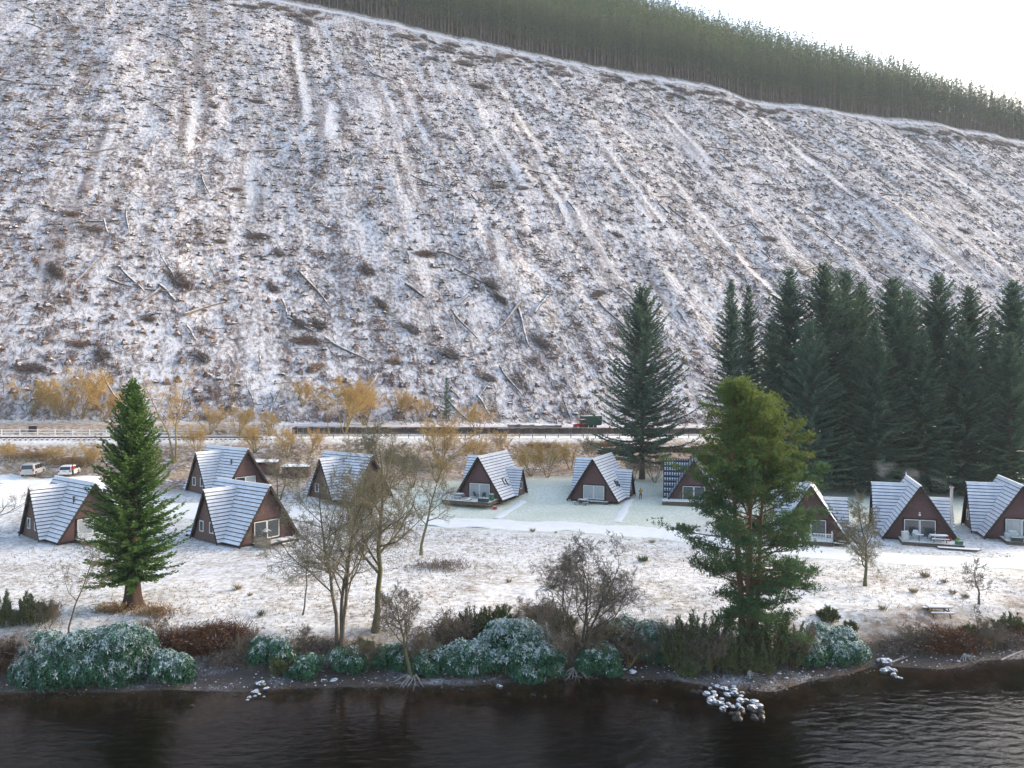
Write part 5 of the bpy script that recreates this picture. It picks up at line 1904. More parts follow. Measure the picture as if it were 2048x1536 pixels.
ST = [stump_mesh(400 + k) for k in range(6)]
STM = [m.mesh('stump', [STUMP, STUMP_TOP]) for m in ST]
pos = []
for v in np.arange(-150, 560, 3.0):
    for u in np.arange(160, 384, 3.9):
        if random.random() < .30: continue
        uu, v2 = u + random.uniform(-2.2, 2.2), v + random.uniform(-1.5, 1.5)
        if uu > edge_u(v2) - 16: continue
        pos.append((uu, v2))
pos = np.array(pos)
X_, Y_ = xy(pos[:, 0], pos[:, 1])
Z_ = terrain(X_, Y_)
# thin out in the smooth extraction tracks
keep = in_view(X_, Y_, Z_, .06) & (fbm(X_ * .05, Y_ * .05, 21, 3) > -.45) & (track_mask(pos[:, 0], pos[:, 1]) < .35)
X_, Y_, Z_ = X_[keep], Y_[keep], Z_[keep]
order = np.argsort(np.hypot(X_, Y_))
nx_ = -SL * UX; ny_ = -SL * UY
for k in order[:300]:
    s = random.uniform(.5, .95)
    o = link_mesh('tree_stump', random.choice(STM), None, (X_[k], Y_[k], Z_[k] + .08), (random.uniform(-.15, .15) + .25, random.uniform(-.15, .15), random.uniform(0, 6.28)), (s, s, s * random.uniform(.8, 1.4)))
    tag(o, 'weathered brown tree stump with frosted top on the felled slope', 'stump', 'stumps on the felled slope')
sm = MB()
for k in order[300:]:
    src = ST[k % 6]
    s = random.uniform(.55, 1.0)
    M = (rotz(random.uniform(0, 6.28)) * s).T
    V = np.vstack(src.v) @ M + np.array([X_[k], Y_[k], Z_[k] + .12])
    n0 = sm.n
    sm.v.append(V); sm.n += len(V)
    sm.f4.append(np.vstack(src.f4) + n0); sm.m4.append(np.concatenate(src.m4))
    f3 = np.vstack(src.f3) + n0
    sm.f3.append(f3); sm.m3.append(np.concatenate(src.m3))
tag(sm.build('far_stumps', [STUMP, STUMP_TOP]), 'countless far stumps higher up the felled slope', 'stumps', kind='stuff')


def slope_frame(u, v, ang):
    """rotation that lays a +X log on the slope; ang measured from the contour towards downhill"""
    c = np.array([UY, -UX, 0.0])
    d = -np.array([UX, UY, SL]); d /= np.linalg.norm(d)
    x = c * math.cos(ang) + d * math.sin(ang)
    n = np.cross(c, -d); n /= np.linalg.norm(n)
    if n[2] < 0: n = -n
    yv = np.cross(n, x)
    return Matrix(np.stack([x, yv, n], 1).tolist())


LOGM = [log_mesh(500 + k, L, r0, r1, .5) for k, (L, r0, r1) in enumerate(((8, .22, .13), (11, .2, .1), (14, .22, .08), (6, .2, .16), (4, .19, .16), (18, .22, .06)))]


def lay_log(u, v, ang, var, label, group, s=1.0, lift=.25):
    x, y = xy(u, v)
    o = link_mesh('felled_log', LOGM[var])
    z = float(terrain(x, y, False)) + .15
    M = slope_frame(u, v, ang)
    o.matrix_world = Matrix.Translation((x, y, z + lift)) @ M.to_4x4() @ Matrix.Diagonal((s * 1.15, s * 1.65, s * 1.65, 1))
    tag(o, label, 'log', group)
    return o


def px_uv(px, py):
    x, y, z = G(px, py)
    return uv(x, y)


def lay_log_px(a, b, label, var=2):
    """a log from one ground pixel to another"""
    A, B_ = np.array(G(*a)), np.array(G(*b))
    L = np.linalg.norm(B_ - A)
    ends = (8, 11, 14, 6, 4, 18)[var]
    o = link_mesh('felled_log', LOGM[var])
    x = (B_ - A) / L
    n = np.array([-SL * UX, -SL * UY, 1.0]); n /= np.linalg.norm(n)
    yv = np.cross(n, x); yv /= np.linalg.norm(yv); n2 = np.cross(x, yv)
    M = Matrix(np.stack([x, yv, n2], 1).tolist())
    c = (A + B_) / 2 + n * .35
    o.matrix_world = Matrix.Translation(c.tolist()) @ M.to_4x4() @ Matrix.Diagonal((L / ends, 1.9, 1.9, 1))
    tag(o, label, 'log')


lay_log_px((1046, 606), (976, 676), 'long pale log slanting down left from the crossed pair above the road')
lay_log_px((1034, 612), (1058, 696), 'pale log standing steeply downhill, other half of the crossed pair', 0)
lay_log_px((0, 160), (140, 178), 'dark fallen trunk with roots on the far upper left of the slope', 5)
lay_log_px((105, 262), (250, 262), 'dark horizontal trunk on the left slope above mid height', 5)
lay_log_px((215, 560), (345, 592), 'grey fallen trunk left of the brown brash mound', 5)
lay_log_px((365, 632), (450, 605), 'pale log pointing up right below the brown brash mound', 2)
lay_log_px((318, 572), (352, 602), 'short thick pale log right beside the brown brash mound', 3)
lay_log_px((600, 545), (660, 615), 'dark log running steeply downhill left of the slope centre', 2)
lay_log_px((810, 570), (850, 595), 'pale log with a broken elbow in the centre of the slope', 3)
lay_log_px((1600, 545), (1680, 518), 'pale log just above the tallest spruce tips', 2)
lay_log_px((1070, 628), (1095, 592), 'short pale log right of the crossed pair', 3)

cnt = 0
tries = 0
while cnt < 240 and tries < 6000:
    tries += 1
    u = 158 + 190 * random.random() ** 1.35
    v = random.uniform(-130, 480)
    x, y = xy(u, v)
    z = T(x, y)
    if not in_view(x, y, z, .02) or u > edge_u(v) - 18: continue
    ang = random.gauss(1.45, .35) if random.random() < .62 else random.uniform(-.5, 3.4)
    lay_log(u, v, ang, random.choice((0, 0, 1, 1, 2, 3, 3, 4)), 'thin frosted log left lying on the felled slope', 'loose logs on the felled slope', random.uniform(.65, 1.05))
    cnt += 1

# twigs and small sticks of brash: nobody could count them
def sticks(n, lo, hi, r0, r1, ulo, uhi, pw, mats, name, label, clump, seed, bunch=1):
    g = np.random.default_rng(seed)
    N = n * 3
    u = ulo + (uhi - ulo) * g.uniform(0, 1, N) ** pw
    v = g.uniform(-140, 500, N)
    X, Y = xy(u, v)
    Z = terrain(X, Y)
    k = in_view(X, Y, Z, .05) & (u < edge_u(v) - 4)
    tm = np.maximum(track_mask(u, v + 2.4), track_mask(u, v - 2.6))
    dens = fbm(v * .16, u * .018, 31, 3) + .8 * fbm(X * .12, Y * .12, 33, 3) + 1.3 * tm * (clump > 0) - 1.5 * track_mask(u, v)
    k &= dens > clump
    X, Y, u, v = X[k], Y[k], u[k], v[k]
    if bunch > 1:
        i = np.repeat(np.arange(min(len(X), n // bunch)), bunch)
        du, dv = g.normal(0, 1, len(i)) * .8, g.normal(0, 1, len(i)) * .8
        u, v = u[i] + du, v[i] + dv
        X, Y = xy(u, v)
    X, Y, u, v = X[:n], Y[:n], u[:n], v[:n]
    Z = terrain(X, Y)
    m = len(X)
    ang = np.where(g.uniform(0, 1, m) < .55, g.normal(1.45, .4, m), g.uniform(0, 3.14, m))
    c = np.array([UY, -UX, 0.0]); d = -np.array([UX, UY, SL]); d /= np.linalg.norm(d)
    nn = np.array([-SL * UX, -SL * UY, 1.0]); nn /= np.linalg.norm(nn)
    D = np.cos(ang)[:, None] * c + np.sin(ang)[:, None] * d + g.normal(0, .09, (m, 1)) * nn
    L = g.uniform(lo, hi, m) * g.uniform(.5, 1, m)
    P0 = np.stack([X, Y, Z], 1) + nn * g.uniform(.05, .28, (m, 1))
    P = np.stack([P0 - D * L[:, None] / 2, P0 + nn * .05, P0 + D * L[:, None] / 2], 1)
    Rr = g.uniform(r0, r1, m)[:, None] * np.array([[1, .8, .4]])
    mb = MB()
    h = (g.uniform(0, 1, m) < .42)
    batch_tubes(mb, P[~h], Rr[~h], 3, 0)
    batch_tubes(mb, P[h], Rr[h], 3, 1)
    o = mb.build(name, mats)
    tag(o, label, 'brash', kind='stuff')


sticks(26000, 1.0, 4.5, .04, .10, 156, 352, 1.25, [BRASH, STICK_PALE], 'brash', 'scattered brash and sticks covering the felled slope', -.6, 61)
sticks(40000, .6, 1.9, .06, .13, 156, 365, 1.1, [BRASH_ORANGE, BRASH_DARK], 'twig_litter', 'brown twig litter in streaks on the felled slope', -.1, 62, 16)


# brash heaps
def heap_mesh(seed, n=380):
    g = np.random.default_rng(seed)
    mb = MB()
    nb = 7
    C = np.stack([g.normal(0, .9, nb), g.normal(0, .38, nb), g.uniform(0, .3, nb)], 1)
    A = g.normal(0, .45, nb)
    k = g.integers(0, nb, n)
    P0 = C[k] + g.normal(0, 1, (n, 3)) * [.55, .28, .16]
    P0[:, 2] = np.abs(P0[:, 2]) + .04
    an = A[k] + g.normal(0, .5, n)
    D = np.stack([np.cos(an), np.sin(an), g.normal(.08, .3, n)], 1) * g.uniform(.35, 1.5, (n, 1))
    P = np.stack([P0 - D / 2, P0 + g.normal(0, .06, (n, 3)), P0 + D / 2], 1)
    batch_tubes(mb, P, g.uniform(.016, .05, (n, 1)) * np.array([[1, .8, .3]]), 3, (g.uniform(0, 1, n) < .2).astype(int).repeat(6))
    return mb


HEAPS = [[heap_mesh(600 + k + 20 * (b is BRASH)).mesh('brash_heap', [b, STICK_PALE]) for k in range(4)] for b in (BRASH_DARK, BRASH_ORANGE)]
HP = [(350, 560, 1.9, 1, 1.2), (375, 575, 1.3, 1, 1.2), (850, 510, 1.5, 1, 0), (612, 684, 1.6, 1, .1), (640, 655, 1.5, 0, 1.0), (598, 648, 1.2, 0, 1.0), (985, 575, 1.7, 0, 1.2), (1000, 600, 1.4, 0, 1.2),
      (1195, 590, 1.3, 0, -.5), (1085, 690, 1.8, 0, 1.0), (735, 545, 1.6, 0, 1.3), (760, 610, 1.5, 0, 1.2), (640, 735, 1.2, 1, -.6), (792, 725, 1.0, 1, 0), (905, 715, 1.8, 0, .8), (515, 475, 1.5, 0, 0), (515, 205, 1.3, 1, 0.1),
      (440, 485, 1.0, 1, 0), (190, 460, 1.4, 0, 0), (560, 510, 1.2, 0, 1), (405, 720, 1.3, 0, 1), (205, 715, 1.4, 0, 1.1), (160, 690, 1.1, 1, .1), (110, 545, 1.5, 0, 1.1), (1000, 375, 1.4, 0, 0), (1050, 378, 1.2, 0, 0), (765, 378, 1.0, 1, 0),
      (320, 145, 1.1, 1, 0), (430, 215, 1.0, 1, .5), (280, 335, 1.0, 0, 0), (60, 740, 1.4, 0, .1), (700, 790, 1.3, 0, .1), (980, 760, 1.4, 0, .6), (1230, 470, 1.3, 0, 1), (1540, 480, 1.7, 0, .2), (1640, 420, 1.5, 0, .1), (1930, 465, 1.5, 0, .9), (1890, 365, 1.3, 0, .1),
      (930, 130, 2.4, 0, .3), (960, 175, 2.0, 0, .1), (870, 120, 1.6, 0, .4), (1180, 200, 1.3, 0, .1), (1100, 330, 1.2, 0, 1.0), (470, 380, 1.0, 1, 0), (145, 430, 1.1, 1, .2), (1340, 300, 1.4, 0, .8), (1460, 340, 1.2, 0, .8), (820, 660, 1.4, 0, 1.1), (545, 580, 1.4, 0, 1.2), (300, 640, 1.1, 0, .1)]


def put_heap(px, py, s, kind, ang, label, group=None):
    x, y, z = G(px, py)
    u, v = uv(x, y)
    o = link_mesh('brash_heap', random.choice(HEAPS[kind]))
    o.matrix_world = Matrix.Translation((x, y, z)) @ slope_frame(u, v, ang).to_4x4() @ Matrix.Diagonal((s * 1.1, s, s, 1))
    tag(o, label, 'brash heap', group)


put_heap(*HP[0], 'largest rust brown brash mound on the left half of the slope')
put_heap(*HP[2], 'dark rust brash mound left of the slope centre, lying level')
MARKS = ((150, 'the parked cars'), (330, 'the redwood'), (470, 'the twin alder'), (620, 'the low sheds'), (760, 'the biggest willow clump'), (930, 'the young spruce'), (1120, 'the platform logs'), (1400, 'the broad spruce'), (1720, 'the tallest spruce'), (9999, 'the last chalet'))
buck = {}
for h in HP[1:2] + HP[3:]:
    band = 'upper' if h[1] < 260 else 'middle' if h[1] < 520 else 'lower' if h[1] < 690 else 'lowest'
    mk = next(m for lim, m in MARKS if h[0] < lim)
    buck.setdefault((band, mk), []).append(h)
ORD = ('first', 'second', 'third', 'fourth', 'fifth', 'sixth', 'seventh')
for (band, mk), hs in buck.items():
    hs.sort()
    for k, h in enumerate(hs):
        lab = '%s brash heap, %s slope above %s' % ('rusty' if h[3] else 'grey brown', band, mk)
        if len(hs) > 1: lab += ', %s from left' % ORD[k]
        put_heap(*h, lab, 'brash heaps on the felled slope')
# windrows under the forest edge
for k, v in enumerate(np.arange(-20, 500, 2.6)):
    if vnoise(v * .05, 3.0, 77) < -.45: continue
    u = edge_u(v) - 15 + random.uniform(-7, 6)
    x, y = xy(u, v)
    z = T(x, y)
    if not in_view(x, y, z, .04): continue
    o = link_mesh('brash_heap', random.choice(HEAPS[0 if random.random() < .8 else 1]))
    s = random.uniform(.7, 2.0)
    o.matrix_world = Matrix.Translation((x, y, z)) @ slope_frame(u, v, random.gauss(0, .6)).to_4x4() @ Matrix.Diagonal((s * 1.35, s * 1.2, s, 1))
    tag(o, 'dark windrow of brash along the track below the forest', 'brash heap', 'windrows below the forest')
vv = np.arange(0, 520, 4.0)
ribbon('forest_track', [xy(edge_u(a) - 4.5, a) for a in vv], 2.4, 'snowy forest track along the upper edge of the felled slope', 'track', SNOW_THIN, .35, 3, .5, 5, 12)

# ------------------------------------------------------------------ shore plants
def dome_points(g, n, rx, ry, h, lumps=9, base=-.25):
    """points and normals on a lumpy bush surface"""
    C = np.stack([g.uniform(-.62, .62, lumps) * rx, g.uniform(-.6, .6, lumps) * ry, g.uniform(.05, .55, lumps) * h], 1)
    C[0] = (0, 0, h * .4)
    q = np.sqrt(np.clip(1 - (C[:, 0] / rx) ** 2 - (C[:, 1] / ry) ** 2, .15, 1))
    Rs = np.minimum(min(rx, ry, h) * g.uniform(.26, .62, lumps), h - C[:, 2] * .9) * (.6 + .5 * q)
    N = n * 4
    k = g.integers(0, lumps, N)
    d = nrm(g.normal(0, 1, (N, 3)))
    d[:, 2] = np.where(d[:, 2] < -.5, -d[:, 2], d[:, 2])
    P = C[k] + d * Rs[k][:, None] * np.array([rx / min(rx, ry) * .5 + .5, 1, 1])
    ins = np.zeros(N, bool)
    for c, r_ in zip(C, Rs):
        ins |= (((P - c) / np.array([rx / min(rx, ry) * .5 + .5, 1, 1])) ** 2).sum(1) < (r_ * .93) ** 2
    ok = ~ins & (P[:, 2] > base)
    return P[ok][:n], d[ok][:n], C, Rs


def rhodo(seed, rx, ry, h, dens=26, snow=.55):
    g = np.random.default_rng(seed)
    lumps = max(12, int(rx * ry * 2.6))
    area = 2.2 * math.pi * max(rx, h) * max(ry, h) * .7
    n = int(min(area * dens, 6500))
    P, Nn, C, Rs = dome_points(g, n, rx, ry, h, lumps)
    mb = MB()
    # dark inside
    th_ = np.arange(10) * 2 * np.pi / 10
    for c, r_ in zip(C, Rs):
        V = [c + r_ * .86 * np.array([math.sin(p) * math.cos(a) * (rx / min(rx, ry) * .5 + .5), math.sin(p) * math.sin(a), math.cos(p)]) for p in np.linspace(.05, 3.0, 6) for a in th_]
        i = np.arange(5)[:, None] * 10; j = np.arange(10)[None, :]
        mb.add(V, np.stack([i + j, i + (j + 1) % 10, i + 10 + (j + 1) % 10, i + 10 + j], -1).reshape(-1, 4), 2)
    P = P + Nn * np.clip(g.normal(.02, .13, (len(P), 1)), -.12, .4)
    m = len(P)
    a0 = nrm(np.cross(Nn, g.normal(0, 1, (m, 3)))); b0 = np.cross(Nn, a0)
    axis = nrm(Nn + [0, 0, .55])
    issnow = (axis[:, 2] + g.normal(0, .22, m) > 1.05 - snow * .6) & (g.uniform(0, 1, m) < .85)
    for k in range(7):
        t = k * 2 * np.pi / 7 + g.uniform(-.3, .3, m)
        d = nrm(a0 * np.cos(t)[:, None] + b0 * np.sin(t)[:, None] + axis * g.uniform(.1, .6, (m, 1)))
        ln = g.uniform(.19, .34, m)
        for mi, sel in ((0, ~issnow), (1, issnow)):
            sub = sel if mi == 0 else sel & (g.uniform(0, 1, m) < .8)
            kites(mb, P[sub], d[sub], ln[sub], .085, g, mi, .5, .8, .55)
            if mi == 1:
                rest = sel & ~sub
                kites(mb, P[rest], d[rest], ln[rest], .085, g, 0, .5, .8, .55)
    return mb


def put_bush(name, px, py, mb, mats, label, cat='bush', group=None, part='leaves', dy=0.0):
    x, y, z = G(px, py)
    y += dy
    r = empty(name, (x, y, T(x, y)))
    tag(r, label, cat, group)
    mb.build(part, mats, r)
    return r


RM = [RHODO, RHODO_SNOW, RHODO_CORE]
for k, (px, py, rx, ry, h, sn, lab) in enumerate((
        (118, 1352, 2.6, 1.9, 3.0, .55, 'big snow-dusted rhododendron, left half of the large shore clump'),
        (205, 1345, 2.8, 2.0, 3.3, .62, 'big snow-dusted rhododendron, right half of the large shore clump'),
        (160, 1366, 2.6, 1.2, 2.0, .25, 'greener rhododendron skirt at the water below the large clump'),
        (275, 1330, 1.4, 1.2, 2.3, .5, 'rhododendron lobe at the right end of the large clump'),
        (343, 1362, 1.25, 1.0, 2.0, .6, 'small separate rhododendron right of the large clump, above the shingle'),
        (545, 1322, 1.4, 1.1, 1.8, .35, 'small rhododendron left of the leaning bare stems'),
        (608, 1352, .9, .8, 1.2, .1, 'bright green low rhododendron by the shingle'),
        (700, 1340, 1.1, .9, 1.4, .2, 'rhododendron right behind the leaning bare stems'),
        (780, 1330, 1.2, .9, 1.5, .2, 'dark rhododendron left of the tree on exposed roots'),
        (880, 1346, 1.6, 1.0, 1.7, .3, 'low rhododendron right of the tree on exposed roots'),
        (960, 1340, 1.9, 1.2, 2.3, .6, 'snowy rhododendron at the left of the middle bank'),
        (1030, 1322, 2.1, 1.5, 3.0, .75, 'whitest rhododendron at the top of the middle bank'),
        (1075, 1350, 1.9, 1.1, 2.1, .5, 'rhododendron at the foot of the middle bank by the roots'),
        (1200, 1345, 1.4, 1.0, 1.9, .3, 'dark rhododendron right of the gnarled bare tree'),
        (1235, 1300, 1.6, 1.2, 2.2, .55, 'snowy rhododendron between gnarled tree and brown bracken'),
        (1318, 1318, 1.7, 1.2, 2.6, .6, 'snow-flecked rhododendron just left of the pine thicket'),
        (1607, 1326, 1.5, 1.1, 2.2, .25, 'dark green rhododendron touching the pine thicket on its right'),
        (1668, 1316, 1.9, 1.4, 2.7, .8, 'frost white rhododendron right of the pine'))):
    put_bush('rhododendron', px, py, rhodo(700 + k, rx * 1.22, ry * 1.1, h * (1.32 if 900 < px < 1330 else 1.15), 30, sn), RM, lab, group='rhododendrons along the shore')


def spiky(seed, rx, ry, h, n, ln, wd):
    """gorse, broom and juniper: bunches of upright spiky stems of uneven height"""
    g = np.random.default_rng(seed)
    mb = MB()
    ns = int(26 + 16 * rx * ry)
    B = np.stack([g.uniform(-1, 1, ns) * rx * .75, g.uniform(-1, 1, ns) * ry * .75, np.full(ns, -.15)], 1)
    e = np.clip(1.05 - (B[:, 0] / rx) ** 2 - (B[:, 1] / ry) ** 2, .25, 1)
    hh = h * np.sqrt(e) * g.uniform(.55, 1.1, ns)
    tip = B + np.stack([B[:, 0] * .35 + g.normal(0, .14, ns) * hh, B[:, 1] * .35 + g.normal(0, .14, ns) * hh, hh], 1)
    batch_tubes(mb, np.stack([B, (B + tip) / 2 + g.normal(0, .06, (ns, 3)), tip], 1), np.array([[.03, .02, .008]]) * np.ones((ns, 1)), 3, 1)
    k = g.integers(0, ns, n)
    t = g.uniform(.15, 1, (n, 1)) ** .7
    P = B[k] * (1 - t) + tip[k] * t + g.normal(0, .12, (n, 3)) * (1.25 - t)
    d = nrm(tip - B)[k] + g.normal(0, .42, (n, 3)) + P * np.array([.2, .2, 0])
    kites(mb, P, d, g.uniform(.5, 1.2, n) * ln, wd, g, (g.uniform(0, 1, n) < .22).astype(int), .1)
    return mb


for k, (px, py, rx, ry, h, lab) in enumerate((
        (66, 1245, 1.3, 1.0, 2.3, 'upright gorse bush above the left end of the large rhododendrons'),
        (-5, 1250, 1.0, 1.0, 2.6, 'gorse bush cut by the left border'),
        (945, 1275, 1.3, .9, 2.3, 'green broom bush at the top left of the middle bank'),
        (995, 1268, 1.4, .9, 2.3, 'green broom bush beside the whitest rhododendron'),
        (1125, 1262, .9, .8, 1.7, 'small broom bush behind the gnarled bare tree'),
        (570, 1345, .8, .7, 1.2, 'yellow green gorse by the left shingle'),
        (1390, 1330, 2.3, 1.2, 3.6, 'tall dark juniper thicket left of the pine stems'),
        (1450, 1338, 2.0, 1.1, 2.7, 'green thicket in front of the pine stems'),
        (1545, 1330, 2.2, 1.2, 3.4, 'green thicket right of the pine stems'),
        (1500, 1345, 1.6, .8, 2.0, 'low green thicket at the water below the pine'),
        (1378, 1352, .6, .5, 1.1, 'small yellow green gorse at the water left of the pine'),
        (1655, 1240, .6, .5, 1.2, 'small gorse above the frost white rhododendron'),
        (1700, 1262, .4, .4, .8, 'tiny gorse at the right shoulder of the frost white rhododendron'),
        (2020, 1268, 1.0, .8, 1.6, 'dark gorse at the right border shore'),
        (1940, 1275, .7, .6, 1.1, 'small gorse behind the right bracken'),
        (720, 1300, .8, .6, .9, 'low green tuft between the two tall bare trees'))):
    put_bush('gorse_bush', px, py, spiky(800 + k, rx, ry, h, int(1300 + 1300 * rx * h), .30, .06), [GORSE, GORSE_CORE], lab, group='gorse and broom along the shore', part='sprays')


def bracken(seed, rx, ry, h, n):
    g = np.random.default_rng(seed)
    mb = MB()
    P0 = np.stack([g.normal(0, .5, n) * rx, g.normal(0, .5, n) * ry, np.full(n, -.1)], 1)
    hh = h * g.uniform(.45, 1.05, n) * np.clip(1.2 - (P0[:, 0] / rx) ** 2 * .5, .4, 1)
    lean = g.normal(0, .38, (n, 2))
    P1 = P0 + np.stack([lean[:, 0] * hh * .4, lean[:, 1] * hh * .4, hh * .65], 1)
    P2 = P0 + np.stack([lean[:, 0] * hh * 1.1, lean[:, 1] * hh * 1.1, hh], 1)
    batch_tubes(mb, np.stack([P0, P1, P2], 1), g.uniform(.009, .02, (n, 1)) * np.array([[1, .8, .4]]), 3, 0)
    m = n * 2
    k = g.integers(0, n, m); t = g.uniform(.35, 1, (m, 1))
    kites(mb, P0[k] * (1 - t) + P2[k] * t, g.normal(0, 1, (m, 3)) * [1, 1, .35], g.uniform(.15, .4, m), .07, g, (g.uniform(0, 1, m) < .15).astype(int), .4)
    return mb


for k, (px, py, rx, ry, h, kind, lab) in enumerate((
        (385, 1300, 3.6, 1.6, 1.7, 0, 'wide patch of rust brown bracken right of the large rhododendrons'),
        (445, 1282, 2.4, 1.2, 1.5, 0, 'rust brown bracken continuing toward the leaning stems'),
        (30, 1330, 2.0, 1.5, 2.0, 0, 'dark rust bracken at the left border shore'),
        (470, 1325, 2.0, 1.0, .9, 1, 'low grey brown stems above the left shingle'),
        (640, 1300, 2.0, 1.2, .8, 1, 'low grey brown stems around the leaning bare trunks'),
        (905, 1285, 1.6, 1.2, 2.0, 1, 'grey brown thicket at the left shoulder of the middle bank'),
        (1272, 1318, 1.1, .8, 2.3, 0, 'dark red brown dead bush in the middle bank'),
        (1085, 1235, 1.6, .8, 1.2, 1, 'wispy grey brown stems above the whitest rhododendron'),
        (1885, 1298, 2.6, 1.2, 1.8, 0, 'rust brown bracken patch below the lone picnic table'),
        (1800, 1300, 1.4, .9, 1.1, 1, 'pale wispy stems left of the right bracken patch'),
        (2000, 1290, 2.0, 1.0, 1.1, 1, 'grey brown stems at the right border shore'),
        (2035, 1278, 1.0, .8, 1.3, 0, 'rust brown bracken cut by the right border'),
        (310, 1228, 1.8, .8, 1.0, 2, 'low rusty bracken at the right foot of the redwood'),
        (225, 1224, 1.4, .6, .9, 2, 'low straw coloured stems at the left foot of the redwood'),
        (880, 1135, 3.4, 2.2, .8, 3, 'low brown thicket on the field behind the tall bare tree'),
        (140, 928, 3.6, 1.8, 1.3, 2, 'bracken on the bank above the parked cars'),
        (60, 915, 3.4, 1.8, 1.2, 2, 'bracken on the bank left above the silver car'),
        (800, 925, 3.6, 1.8, 1.3, 2, 'bracken on the bank between half hidden and planter chalets'),
        (1210, 892, 4.0, 1.6, 1.2, 2, 'bracken on the road bank above the round-table chalet'),
        (1080, 895, 4.0, 1.6, 1.2, 2, 'bracken on the road bank right of the planter chalet'))):
    put_bush('bracken_patch', px, py, bracken(850 + k, rx, ry, h, int(150 + (230, 230, 70, 32)[kind] * rx * ry)), [(BRACKEN, BRACKEN_GREY, BRACKEN_TAN, BRACKEN_GREY)[kind], STICK_PALE], lab, 'bracken', 'bracken patches', 'fronds')

# bare grey shrubs filling the shore bank
for k, (px, py, tp, var, lab) in enumerate((
        (20, 1345, 1262, 0, 'bare grey shrub at the left border above the water'),
        (95, 1262, 1190, 3, 'bare grey shrub behind the left gorse bush'),
        (300, 1300, 1215, 4, 'bare shrub between the large rhododendrons and the bracken'),
        (500, 1318, 1250, 2, 'bare shrub at the right end of the rusty bracken'),
        (590, 1318, 1240, 1, 'bare shrub left of the leaning stems'),
        (735, 1335, 1262, 0, 'bare shrub between leaning stems and exposed roots'),
        (850, 1340, 1240, 3, 'bare shrub just right of the tree on exposed roots'),
        (912, 1305, 1205, 4, 'bare shrub in the grey brown thicket of the middle bank'),
        (1070, 1270, 1175, 2, 'bare shrub above the whitest rhododendron'),
        (1130, 1335, 1230, 0, 'bare shrub at the left foot of the gnarled tree'),
        (1195, 1330, 1215, 5, 'bare shrub at the right foot of the gnarled tree'),
        (1255, 1335, 1240, 1, 'bare shrub left of the dark red dead bush'),
        (1345, 1335, 1225, 3, 'bare shrub at the left edge of the pine thicket'),
        (1420, 1340, 1235, 0, 'bare shrub inside the thicket left of the pine stems'),
        (1590, 1335, 1225, 4, 'bare shrub inside the thicket right of the pine stems'),
        (1735, 1312, 1270, 2, 'low bare shrub above the big pale boulder'),
        (1830, 1300, 1235, 0, 'bare shrub at the left end of the right bracken'),
        (1985, 1300, 1225, 3, 'bare shrub near the right border sapling'))):
    x, y, z = G(px, py)
    H = CAM_H - (tp - 768) / F * y - z
    sc = H / 6.3
    r = empty('bare_shrub', (x, y, z), k * 1.7, (sc * 1.25, sc * 1.25, sc))
    tag(r, lab, 'shrub', 'bare shrubs along the shore')
    link_mesh('stems', WIL[var][0], r).material_slots
    link_mesh('crown', WIL[var][3], r)

# tussocks on the field
TUS = []
for k in range(4):
    g = np.random.default_rng(900 + k)
    mb = MB()
    n = 90
    a = g.uniform(0, 6.28, n); e = g.uniform(.25, 1.1, n)
    kites(mb, np.stack([np.cos(a), np.sin(a), 0 * a], 1) * g.uniform(0, .25, (n, 1)), np.stack([np.cos(a) * e, np.sin(a) * e, 1 + 0 * a], 1), g.uniform(.3, .7, n), .045, g, 0, .6)
    TUS.append((mb.mesh('grass_tussock', GRASS_GREEN), mb.mesh('grass_tussock', GRASS_TAN)))
for k, (px, py, s, kind, lab) in enumerate((
        (1285, 1124, 1.4, 0, 'dark green rush tussock alone on the field left of the pine'),
        (1105, 1178, 1.2, 0, 'green rush tussock left of the gnarled bare tree'),
        (1065, 1064, .9, 1, 'tan tussock at the lower lane edge below the planter chalet'),
        (1112, 1066, .5, 1, 'small tan tussock right of the lane-edge tussock'),
        (1305, 1086, .8, 1, 'tan tussock at the lane left of the pine'),
        (1850, 1155, 1.2, 1, 'brown tussock between the two right bare trees, highest one'),
        (1888, 1166, .9, 1, 'brown tussock right of the highest one'),
        (1826, 1186, 1.0, 1, 'brown tussock below the round-crowned bare tree'),
        (1905, 1188, .8, 1, 'brown tussock just left of the small orchard-like tree'),
        (1930, 1196, .8, 1, 'brown tussock touching the foot of the orchard-like tree'),
        (475, 1180, 1.0, 1, 'brown tussock on the open field right of the redwood'),
        (500, 1192, .6, 1, 'small brown tussock below the open-field one'),
        (1018, 1165, .7, 1, 'ochre tussock in the middle of the field'),
        (1765, 1220, .9, 1, 'brown tussock left of the lone picnic table'),
        (523, 1232, .9, 0, 'green weed stalk on the snow left of the sapling'))):
    x, y, z = G(px, py)
    o = link_mesh('grass_tussock', TUS[k % 4][kind], None, (x, y, z), (0, 0, k), s)
    tag(o, lab, 'tussock', 'tussocks on the field')
g = np.random.default_rng(77)
n = 16000
X = g.uniform(-62, 62, n); Y = g.uniform(53, 104, n)
d = Y - shore_y(X)
k = (d > 7) & (seg_dist(X, Y, LANE) > 3.2) & (np.abs(X / Y) < .75) & (fbm(X * .12, Y * .12, 41, 3) > -.35) & ((Y < 92) | (X < -14))
for (cx, cy, cz, ca) in CHALETS:
    k &= np.hypot(X - cx, Y - cy) > 6.5
X, Y = X[k], Y[k]
Z = terrain(X, Y)
gm = MB()
for rep_ in range(4):
    m = len(X)
    kites(gm, np.stack([X + g.normal(0, .08, m), Y + g.normal(0, .08, m), Z - .02], 1), g.normal(0, 1, (m, 3)) * [1, 1, .2] + [0, 0, .8], g.uniform(.12, .34, m), .035, g, (g.uniform(0, 1, m) < .3).astype(int), .5)
